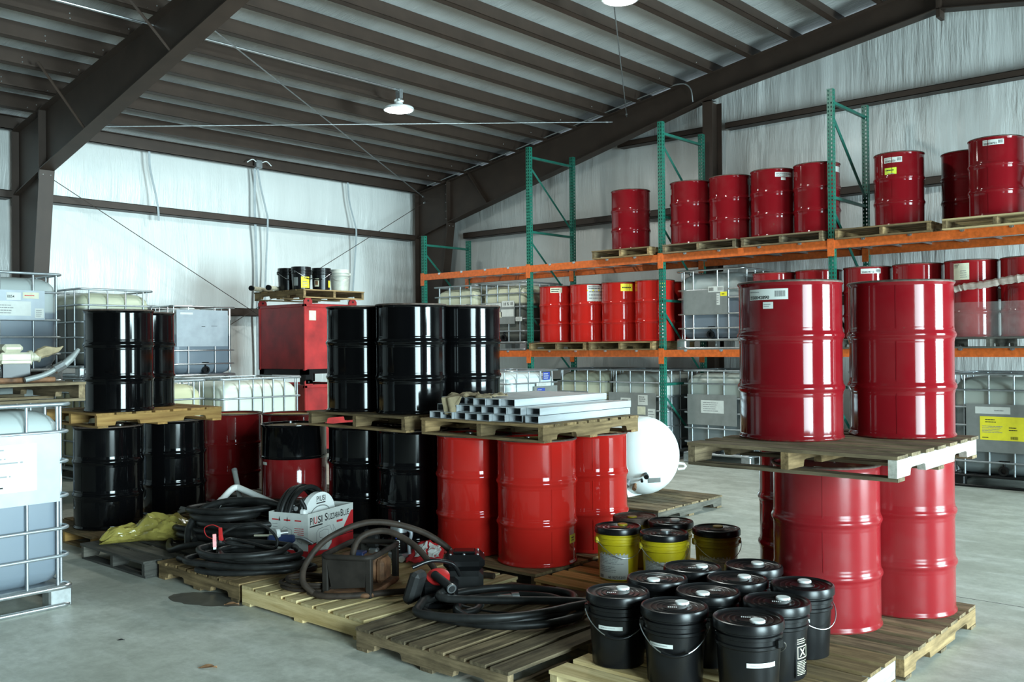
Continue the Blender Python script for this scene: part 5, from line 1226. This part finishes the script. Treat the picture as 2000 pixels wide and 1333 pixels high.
# bent white plastic pipe resting on the heap
t = thing('bent_pipe', 'bent white plastic pipe resting across the hose heap', 'pipe', (-6.94, 4.37, zf+0.40))
obj('pipe', MB().tube(spline([(0.07, -0.19, -0.08), (0.02, -0.07, -0.015), (0.0, 0.0, 0.0), (0.10, 0.02, -0.02), (0.64, 0.05, -0.12)], 6), 0.026, 14).mesh('pipe', 60), 'white_plastic', t)
obj('coupling', MB().tube([(0.065, -0.18, -0.075), (0.085, -0.23, -0.105)], 0.030, 12).mesh('coupling', 40), 'white_plastic', t)
hose('black hose pushed onto the end of the white pipe', [(-6.855, 4.14, zf+0.295), (-6.83, 4.06, zf+0.25), (-6.82, 3.96, zf+0.19), (-6.78, 3.88, zf+0.12), (-6.68, 3.84, zf+0.08)], 0.027, 'rubber', 6, group='hoses on the front pallets')
t = thing('steel_pipe', 'grey steel pipe stub leaning behind the white pipe', 'pipe', (-6.90, 4.40, zf+0.20), 0)
obj('pipe', MB().tube([(0.0, 0.0, 0.0), (-0.26, 0.09, 0.31)], 0.022, 12).mesh('pipe', 50), 'plate_grey', t); obj('thread', MB().tube([(-0.25, 0.0865, 0.298), (-0.268, 0.093, 0.32)], 0.024, 12).mesh('thread', 50), 'zinc_dull', t)
t = thing('hose_fitting', 'pale round hose fitting on the front of the heap', 'fitting', (-5.88, 4.02, zf+0.20), 0.6)
obj('flange', MB().tube([(0, 0, 0), (0.02, 0.02, 0)], 0.035, 16).mesh('flange', 40), 'white_plastic', t); obj('barb', MB().tube([(0.02, 0.02, 0), (0.07, 0.06, 0)], 0.022, 12).mesh('barb', 40), 'zinc', t)
# yellow plastic bag
mb = MB(); nu, nv = 48, 36; vs = []
for j in range(nv+1):
    for i in range(nu):
        a = 2*PI*i/nu; v_ = j/nv
        e1 = max(0.0, 1-((v_-0.66)/0.35)**2)**0.5; e2 = max(0.0, 1-((v_-0.27)/0.28)**2)**0.5
        prof_ = max(e1, 0.62*e2, 0.12*math.sin(PI*v_))
        cr = noise.noise(Vector((math.cos(a)*1.5, math.sin(a)*1.5, v_*4.5)))*0.30+abs(noise.noise(Vector((math.cos(a)*4, math.sin(a)*4, v_*9+3))))*0.28-0.08
        wr_ = 1+cr
        vs.append((-0.46+0.90*v_+0.03*math.sin(3*a), 0.17*prof_*wr_*math.cos(a)+0.05*math.sin(5*v_), max(0.002, 0.095*prof_*wr_*(1.0+math.sin(a)))))
fs = [(j*nu+i, j*nu+(i+1) % nu, (j+1)*nu+(i+1) % nu, (j+1)*nu+i) for j in range(nv) for i in range(nu)]
fs += [tuple(range(nu))[::-1], tuple(range(nv*nu, (nv+1)*nu))]
o = obj('plastic_bag', mb.add(vs, fs).mesh('plastic_bag', 35), 'yellow_film', None, (-7.28, 3.80, zf), (0, 0, 1.05), scale=(0.80, 0.95, 1.1)); tag(o, 'crumpled yellow plastic bag on the dark grey pallet', 'bag')
for lb, p, d, L in (('short grey steel bracket behind the yellow bag', (-7.62, 4.22, zf+0.13), (0.5, 0.85, 0.25), 0.24), ('second steel bracket crossing behind the yellow bag', (-7.72, 4.30, zf+0.15), (0.9, 0.3, -0.1), 0.30)):
    v = Vector(d).normalized(); t = thing('steel_bracket', lb, 'bracket', p, 0, 'brackets behind the bag')
    obj('bar', MB().tube([(0, 0, 0), v*L], 0.022, 4), 'plate_grey', t); obj('bolt_hole', MB().tube([v*L*0.8-Vector((0, 0, 0.023)), v*L*0.8+Vector((0, 0, 0.023))], 0.008, 8), 'dark_void', t)
tag(obj('wooden_block', MB().bbox(-0.12, 0.12, -0.05, 0.05, 0, 0.11, 0.006), 'brown_wood', None, (-7.62, 4.30, zf), (0, 0, 0.4)), 'wooden block behind the yellow bag', 'block')

# ---- box with the hose reel pump
bx = thing('cardboard_box', 'open white and red printed carton holding a hose reel', 'box', (-5.77, 4.23, zf), math.atan2(0.957, -0.29))
# local x runs along the long printed side (away from the corner), local y toward the short side
BL, BW, BH = 0.585, 0.36, 0.325
def wallp(nm, x0, x1, y0, y1): 
    lo_ = obj(nm, MB().box(x0, x1, y0, y1, 0, BH), 'white_paper', bx); return lo_
wallp('long_side', 0, BL, 0, 0.005); wallp('long_side', 0, BL, BW-0.005, BW); wallp('short_side', 0, 0.005, 0.005, BW-0.005); wallp('short_side', BL-0.005, BL, 0.005, BW-0.005)
obj('bottom', MB().box(0.005, BL-0.005, 0.005, BW-0.005, 0, 0.005), 'white_paper', bx)
fl = lambda off: (lambda a, b_: (a, -off, b_))
pr = MB(); F_ = fl(0.0008)
rect_on(pr, F_, 0.0, BL, 0.0, 0.095); pr.add([F_(0.40, 0.095), F_(BL, 0.095), F_(BL, 0.27), F_(0.555, 0.27)], [(0, 1, 2, 3)])
pr2 = MB(); F2 = fl(0.0014)
text_on(pr2, 'PI', 0.075, F2, 0.02, 0.240, width=0.045); text_on(pr2, 'SI', 0.075, F2, 0.118, 0.240, width=0.058); rect_on(pr2, F2, 0.02, 0.178, 0.220, 0.230)
pr3 = MB(); text_on(pr3, 'U', 0.075, F2, 0.070, 0.240, width=0.042); rect_on(pr3, F2, 0.36, 0.44, 0.205, 0.222)
obj('red_lettering', pr3, 'red_ink', bx)
text_on(pr2, 'S', 0.080, F2, 0.205, 0.243, width=0.04); text_on(pr2, 'UZZARA', 0.062, F2, 0.250, 0.243, width=0.155); text_on(pr2, 'B', 0.080, F2, 0.410, 0.243, width=0.035); text_on(pr2, 'LUE', 0.062, F2, 0.450, 0.243, width=0.075)
rect_on(pr2, F2, 0.0, BL, 0.095, 0.101)
def outline(mb, fn, pts, wd, closed=True):
    m = len(pts)
    for i in range(m if closed else m-1):
        a = Vector(pts[i]); b_ = Vector(pts[(i+1) % m]); d = (b_-a); nrm = Vector((-d.y, d.x)).normalized()*wd
        mb.add([fn(*(a-nrm)), fn(*(b_-nrm)), fn(*(b_+nrm)), fn(*(a+nrm))], [(0, 1, 2, 3)])
F3 = fl(0.0020); dr_ = MB(); wh = MB()
shape = [(0.10, 0.08), (0.13, 0.035), (0.24, 0.02), (0.29, 0.06), (0.30, 0.15), (0.27, 0.20), (0.13, 0.195), (0.10, 0.17)]
wh.add([F2(*p) for p in shape], [tuple(range(len(shape)))])
outline(dr_, F3, shape, 0.0022); outline(dr_, F3, [(0.14, 0.17), (0.20, 0.18), (0.25, 0.17), (0.25, 0.13), (0.20, 0.11), (0.14, 0.13)], 0.0018)
outline(dr_, F3, [(0.16, 0.06), (0.21, 0.05), (0.22, 0.10), (0.17, 0.11)], 0.0016); outline(dr_, F3, [(0.31, 0.20), (0.34, 0.16), (0.36, 0.11), (0.33, 0.10)], 0.0018)
obj('red_lettering', pr, 'red_ink', bx); obj('black_lettering', pr2, 'ink', bx); obj('picture_ground', wh, 'white_paper', bx); obj('line_drawing', dr_, 'grey_ink', bx)
F4 = lambda a, b_: (-0.0012, a, b_); s1 = MB(); s2 = MB(); s3 = MB()
rect_on(s3, lambda a, b_: (-0.0006, a, b_), 0, BW, 0, 0.05)
for q in (0.06, 0.16, 0.27): rect_on(s1, F4, q, q+0.06, 0.265, 0.275)
print_lines(s2, F4, 0.28, 0.34, 0.06, 0.25, 9, 5, 0.2); print_lines(s1, F4, 0.04, 0.13, 0.16, 0.22, 4, 8)
outline(s2, F4, [(0.15, 0.08), (0.27, 0.07), (0.28, 0.15), (0.22, 0.22), (0.15, 0.2)], 0.0016); outline(s2, F4, [(0.06, 0.10), (0.10, 0.12), (0.09, 0.16), (0.05, 0.15)], 0.0016)
obj('red_lettering', s1, 'red_ink', bx); obj('grey_lettering', s2, 'grey_ink', bx); obj('red_lettering', s3, 'red_ink', bx)
# the reel inside the carton
hr = thing('hose_reel', 'white hose reel pump sitting in the carton', 'hose reel', (-5.77, 4.23, zf+0.006), math.atan2(0.957, -0.29))
def hood(y0, y1, r_, m, nm, c=0.30):
    poly = [(-r_, 0.0)]+[(r_*math.cos(PI-PI*k/20), 0.28+r_*0.85*math.sin(PI*k/20)) for k in range(21)]+[(r_, 0.0)]
    o = obj(nm, MB().prism(poly, y0, y1, 'y').mesh(nm, 40), m, hr, (c, 0, 0)); return o
hd_ = hood(0.085, 0.13, 0.19, 'white_plastic', 'front_hood', 0.27)
hood(0.13, 0.17, 0.165, 'plate_steel', 'side_disc', 0.27)
lt = MB(); FH = lambda a, b_: (a, 0.0842, b_)
text_on(lt, 'PIUSI', 0.06, FH, 0.22, 0.372, width=0.115); rect_on(lt, FH, 0.22, 0.335, 0.355, 0.364)
obj('lettering', lt, 'ink', hd_, (-0.27, 0, 0))
arc = MB(); 
outline(arc, lambda a, b_: (a, 0.0842, b_), [(0.27+0.12*math.cos(PI*k/14), 0.28+0.06*math.sin(PI*k/14)) for k in range(15)], 0.004, False); obj('handle_slot', arc, 'plate_grey', hd_, (-0.27, 0, 0))
for k in range(4):
    r_ = 0.235-0.01*(k % 2); yy = 0.19+k*0.036
    obj('hose_wrap', MB().tube([(0.25+r_*math.cos(PI*q/20), yy, 0.255+r_*0.95*math.sin(PI*q/20)) for q in range(21)], 0.018, 10).mesh('hose_wrap', 60), 'rubber', hr)
obj('elbow', MB().tube(spline([(0.03, 0.06, 0.32), (0.03, 0.05, 0.36), (0.02, 0.08, 0.42)], 5), 0.016, 10).mesh('elbow', 60), 'rubber', hr)
obj('tap', MB().bbox(-0.0, 0.05, 0.03, 0.08, 0.30, 0.35, 0.01), 'white_plastic', hr)
# blue nozzle lying against the carton
t = thing('fuel_nozzle', 'navy blue fuel nozzle lying against the carton', 'nozzle', (-5.86, 4.06, zf+0.16), 0.75)
obj('body', MB().bbox(-0.10, 0.10, -0.025, 0.025, -0.03, 0.03, 0.014), 'navy_plastic', t)
obj('spout', MB().tube(spline([(0.10, 0, 0.01), (0.16, 0, 0.0), (0.23, 0, -0.04)], 5), 0.013, 10).mesh('spout', 60), 'zinc_dull', t)
obj('grip', MB().bbox(-0.22, -0.06, -0.014, 0.014, -0.05, -0.02, 0.006), 'black_plastic', t); obj('lever', MB().bbox(-0.20, -0.02, -0.010, 0.010, 0.02, 0.034, 0.004), 'cream_cast', t)

# ---- fresh pine pallet: rusty pump in its carrying frame
pf = thing('pump_frame', 'dusty brown pump in a tubular carrying frame with brown hoses', 'pump', (-4.79, 3.93, zf), 0.48)
loop = [(x, y, 0.25) for x, y in rrect(0.165, 0.25, 0.06, 5)]
obj('top_rail', MB().tube(loop, 0.018, 10, True).mesh('top_rail', 60), 'frame_brown', pf)
loop = [(x, y, 0.02) for x, y in rrect(0.165, 0.25, 0.06, 5)]
obj('base_rail', MB().tube(loop, 0.016, 10, True).mesh('base_rail', 60), 'rust', pf)
for sx in (-1, 1):
    for sy in (-1, 1): obj('leg', MB().bbox(sx*0.145-0.02, sx*0.145+0.02, sy*0.225-0.02, sy*0.225+0.02, 0.0, 0.25, 0.006), 'frame_brown', pf)
obj('front_panel', MB().prism([(-0.135, 0.24), (0.135, 0.24), (0.125, 0.07), (-0.10, 0.05)], -0.245, -0.235, 'y'), 'frame_brown', pf)
obj('base_tray', MB().bbox(-0.16, 0.16, -0.24, 0.24, 0.02, 0.035, 0.004), 'rust', pf)
mt = obj('motor', MB().lathe([(0.05, -0.17), (0.085, -0.15), (0.09, -0.12), (0.085, -0.10), (0.085, 0.05), (0.095, 0.06), (0.095, 0.09), (0.06, 0.11)], 24, Matrix.Translation((0.02, 0.02, 0.135)) @ Matrix.Rotation(PI/2, 4, 'Y')).mesh('motor', 40), 'rust', pf)
obj('terminal_box', MB().bbox(-0.06, 0.02, -0.03, 0.05, 0.20, 0.235, 0.006), 'navy_plastic', mt)
obj('pump_head', MB().bbox(0.11, 0.17, -0.06, 0.10, 0.05, 0.20, 0.02), 'rust', pf)
brn = 'brown hoses of the rusty pump'
hose('brown hose arching over the rusty pump frame', [(-4.83, 3.58, zf+0.03), (-4.90, 3.55, zf+0.10), (-4.95, 3.62, zf+0.20), (-4.90, 3.76, zf+0.34), (-4.76, 4.00, zf+0.42), (-4.55, 4.25, zf+0.34), (-4.38, 4.38, zf+0.18), (-4.30, 4.30, zf+0.05), (-4.36, 4.12, zf+0.025), (-4.50, 3.92, zf+0.022), (-4.60, 3.74, zf+0.022), (-4.74, 3.60, zf+0.022), (-4.88, 3.58, zf+0.03)], 0.020, 'old_rubber', 7, group=brn)
hose('brown hose running from the rusty pump down to the black meter', [(-4.70, 3.86, zf+0.10), (-4.72, 3.80, zf+0.22), (-4.74, 3.88, zf+0.34), (-4.66, 4.02, zf+0.37), (-4.50, 4.10, zf+0.30), (-4.33, 4.10, zf+0.20), (-4.20, 4.06, zf+0.13)], 0.020, 'old_rubber', 7, group=brn)
hose('thin brown cable coiled on the fresh pine pallet', coil(-5.02, 3.72, zf, 0.20, 0.15, 3.2, 0.011, 0.85, 5, 0.3), 0.011, 'old_rubber', 4, group=brn)
hose('straight brown hose lying behind the black meter pump', [(-4.62, 4.50, zf+0.022), (-4.42, 4.60, zf+0.022), (-4.28, 4.64, zf+0.022)], 0.020, 'old_rubber', 6, group=brn)
t = thing('iron_flange', 'rusty round iron flange on the fresh pine pallet', 'flange', (-4.44, 4.33, zf), 0)
obj('disc', MB().lathe([(0.09, 0.0), (0.10, 0.01), (0.10, 0.05), (0.075, 0.055), (0.07, 0.02), (0.02, 0.02)], 24).mesh('disc', 40), 'rust', t); obj('hub', MB().lathe([(0.03, 0.02), (0.03, 0.04), (0.015, 0.045)], 12).mesh('hub', 40), 'rust', t)
# ---- silver filter and dark valve at the back of the pine pallet
t = thing('fuel_filter', 'silver and black cylindrical fuel filter standing on the pine pallet', 'filter', (-5.20, 4.62, zf), 0)
obj('foot', MB().bbox(-0.08, 0.08, -0.05, 0.05, 0.0, 0.06, 0.012), 'zinc_dull', t)
bd = obj('canister', MB().lathe([(0.050, 0.06), (0.058, 0.07), (0.058, 0.205), (0.052, 0.21)], 28).mesh('canister', 40), 'black_plastic', t)
obj('head', MB().lathe([(0.058, 0.205), (0.064, 0.21), (0.064, 0.245), (0.045, 0.26), (0.012, 0.265), (0.006, 0.29)], 28).mesh('head', 40), 'zinc_dull', t)
lt = MB(); th0 = to_cam(-5.20, 4.62)
fnv = lambda a, b_: (0.0592*math.cos(th0+0.05+b_/0.058), 0.0592*math.sin(th0+0.05+b_/0.058), 0.085+a)
text_on(lt, 'PRO', 0.045, lambda a, b_: fnv(a, -b_), 0, 0, width=0.075); obj('lettering', lt, 'white_plastic', bd)
lt = MB(); rect_on(lt, lambda a, b_: fnv(a, -b_), 0.08, 0.11, 0.0, 0.03); obj('blue_mark', lt, 'blue_ink', bd)
obj('bracket', MB().tube(spline([(0.06, 0.03, 0.23), (0.085, 0.04, 0.20), (0.07, 0.03, 0.12), (0.075, 0.03, 0.05)], 5), 0.014, 8).mesh('bracket', 50), 'plate_steel', t)
obj('outlet', MB().tube([(0.03, -0.02, 0.035), (0.09, -0.06, 0.03)], 0.024, 14).mesh('outlet', 40), 'zinc', t)
t = thing('ball_valve', 'dark valve body standing beside the silver filter', 'valve', (-5.32, 4.48, zf), 0.5)
obj('body', MB().bbox(-0.035, 0.035, -0.03, 0.03, 0.0, 0.10, 0.012), 'zinc_dull', t); obj('handle', MB().bbox(-0.05, 0.04, -0.035, 0.035, 0.10, 0.20, 0.016), 'black_matte', t); obj('knob', MB().bbox(-0.07, -0.03, -0.02, 0.02, 0.17, 0.23, 0.010), 'black_matte', t)
# crumpled red and white wrapper
mb = MB(); nu, nv = 20, 14; vs = []
for j in range(nv+1):
    for i in range(nu+1):
        a = i/nu; b_ = j/nv
        z = 0.02+0.11*(1-b_)*(0.4+0.6*math.sin(PI*min(1, a*1.1)))+0.02*noise.noise(Vector((a*5, b_*5, 0)))+0.012*noise.noise(Vector((a*14, b_*12, 3)))
        vs.append((-0.13+0.26*a+0.02*noise.noise(Vector((a*3, b_*6, 8))), -0.12+0.24*b_, max(0.004, z)))
mb.add(vs, [(j*(nu+1)+i, j*(nu+1)+i+1, (j+1)*(nu+1)+i+1, (j+1)*(nu+1)+i) for j in range(nv) for i in range(nu)])
wp = thing('crumpled_wrapper', 'crumpled red and white wrapper at the back of the pine pallet', 'wrapper', (-5.03, 4.72, zf), -2.4)
o = obj('sheet', mb.mesh('sheet', 40), 'red_ink', wp); md = o.modifiers.new('paper', 'SOLIDIFY'); md.thickness = 0.003
mb2 = MB()
for (a0, a1) in ((0.12, 0.40), (0.46, 0.80)):
    vs = []
    for j in range(7):
        for i in range(7):
            a = a0+(a1-a0)*i/6; b_ = 0.2+0.6*j/6; ii = int(a*nu); jj = int(b_*nv); p = Vector(mb.v[jj*(nu+1)+ii]); vs.append((p.x, p.y, p.z+0.007))
    mb2.add(vs, [(j*7+i, j*7+i+1, (j+1)*7+i+1, (j+1)*7+i) for j in range(6) for i in range(6)])
obj('white_print', mb2, 'white_paper', wp)

# ---- old pallet: black meter pump and coiled hose
mp = thing('meter_pump', 'black transfer pump with a meter and red disc on the old pallet', 'pump', (-4.12, 3.97, zf), 0.75)
obj('base_foot', MB().bbox(-0.12, 0.12, -0.10, 0.12, 0, 0.03, 0.006), 'black_plastic', mp)
obj('pump_body', MB().bbox(-0.10, 0.12, -0.08, 0.10, 0.03, 0.15, 0.025), 'black_plastic', mp)
obj('meter_case', MB().bbox(-0.02, 0.05, -0.06, 0.06, -0.12, 0.08, 0.02, Matrix.Translation((-0.14, -0.10, 0.16)) @ Matrix.Rotation(-0.5, 4, 'Z') @ Matrix.Rotation(0.35, 4, 'Y')), 'black_matte', mp)
obj('red_disc', MB().lathe([(0.065, 0.0), (0.07, 0.008), (0.07, 0.03), (0.05, 0.036), (0.02, 0.036)], 28, Matrix.Translation((0.0, 0.0, 0.15)) @ Matrix.Rotation(0.5, 4, 'X')).mesh('red_disc', 40), 'red_plastic', mp)
obj('bracket', MB().tube(spline([(-0.15, -0.06, 0.24), (-0.04, -0.02, 0.27), (0.08, 0.03, 0.24), (0.13, 0.06, 0.16)], 6), 0.013, 8).mesh('bracket', 50), 'black_plastic', mp)
obj('motor_case', MB().bbox(0.03, 0.27, 0.19, 0.41, 0.0, 0.15, 0.03), 'black_matte', mp)
cv = obj('motor_cover', MB().bbox(0.02, 0.28, 0.18, 0.42, 0.15, 0.25, 0.035).bbox(0.08, 0.22, 0.24, 0.36, 0.25, 0.265, 0.008), 'black_plastic', mp)
for (a, b_) in ((0.065, 0.225), (0.235, 0.225), (0.065, 0.375), (0.235, 0.375), (0.15, 0.222), (0.15, 0.378)): obj('bolt', bolt_me, 'zinc', cv, (a, b_, 0.249))
obj('spout', MB().tube([(-0.02, -0.04, 0.19), (0.05, -0.15, 0.165), (0.085, -0.20, 0.15)], 0.026, 14).mesh('spout', 50), 'black_matte', mp)
obj('spout_ring', MB().tube([(0.085, -0.20, 0.15), (0.09, -0.21, 0.147)], 0.029, 16).mesh('spout_ring', 40), 'zinc', mp)
obj('spout_bore', MB().tube([(0.0895, -0.2095, 0.1472), (0.092, -0.213, 0.1465)], 0.019, 16).mesh('spout_bore', 40), 'dark_void', mp)
hc = coil(-3.66, 4.07, zf, 0.47, 0.29, 2.6, 0.024, 0.5, 21, 0.80, 2.4, mess=0.16)
hc += [(-3.90, 3.84, zf+0.10), (-3.98, 3.90, zf+0.13)]
hose('thick black hose coiled in wide loops on the old pallet', hc, 0.024, 'rubber', 6, group='hoses on the old pallet')
hose('short black hose end inside the wide coil', [(-3.86, 4.06, zf+0.03), (-3.80, 3.95, zf+0.026), (-3.82, 3.82, zf+0.026), (-3.70, 3.80, zf+0.026), (-3.52, 3.90, zf+0.026), (-3.42, 4.02, zf+0.026)], 0.022, 'rubber', 6, [(0, 0.06, 0.026, 'zinc')], group='hoses on the old pallet')
t = thing('steel_elbow', 'shiny steel elbow fitting lying inside the hose coil', 'fitting', (-3.84, 4.22, zf+0.024), 0.3)
obj('bend', MB().tube(spline([(-0.07, 0.02, 0.0), (0.0, 0.0, 0.01), (0.06, 0.05, 0.01)], 6), 0.024, 12).mesh('bend', 60), 'zinc', t); obj('collar', MB().tube([(0.05, 0.042, 0.01), (0.085, 0.072, 0.01)], 0.030, 12).mesh('collar', 40), 'zinc_dull', t)
hose('thin black cable trailing from the meter pump into the coil', [(-4.02, 4.0, zf+0.12), (-3.93, 3.94, zf+0.05), (-3.80, 4.02, zf+0.012), (-3.60, 4.10, zf+0.012), (-3.48, 4.26, zf+0.012)], 0.007, 'rubber', 7, group='hoses on the old pallet', cat='cable')

# ---- bits on the floor
for lb, p, s_ in (('dry brown leaf on the open floor', (-4.51, 2.66, 0.001), 0.05), ('curled brown leaf by the fresh pine pallet', (-5.50, 3.42, 0.001), 0.05), ('dark wood chip on the open floor', (-5.33, 2.59, 0.001), 0.022)):
    mb = MB(); n = 10; vs = []
    for i in range(n+1):
        a = i/n; ww = 0.30*math.sin(PI*a)**0.8+0.02
        vs += [(s_*(2*a-1), -s_*ww, 0.3*s_*a), (s_*(2*a-1), 0, 0.08*s_), (s_*(2*a-1), s_*ww, 0.35*s_*math.sin(PI*a))]
    for i in range(n): fs = [(3*i, 3*i+1, 3*i+4, 3*i+3), (3*i+1, 3*i+2, 3*i+5, 3*i+4)]; mb.f += fs
    mb.v = vs
    o = obj('fallen_leaf' if s_ > 0.03 else 'wood_chip', mb, 'leaf' if s_ > 0.03 else 'black_matte', None, p, (0, 0, 0.7)); tag(o, lb, 'leaf' if s_ > 0.03 else 'chip')
mb = MB(); pts = [(0.34*math.cos(2*PI*k/40)*(1+0.05*math.sin(3*k)), 0.16*math.sin(2*PI*k/40)*(1+0.06*math.cos(2*k))) for k in range(40)]
mb.prism(pts, 0, 0.0015, 'z'); o = obj('oil_puddle', mb, 'oil', None, (-5.72, 3.42, 0.0003), (0, 0, 0.4)); tag(o, 'dark oil puddle on the floor under the hose coil', 'puddle')
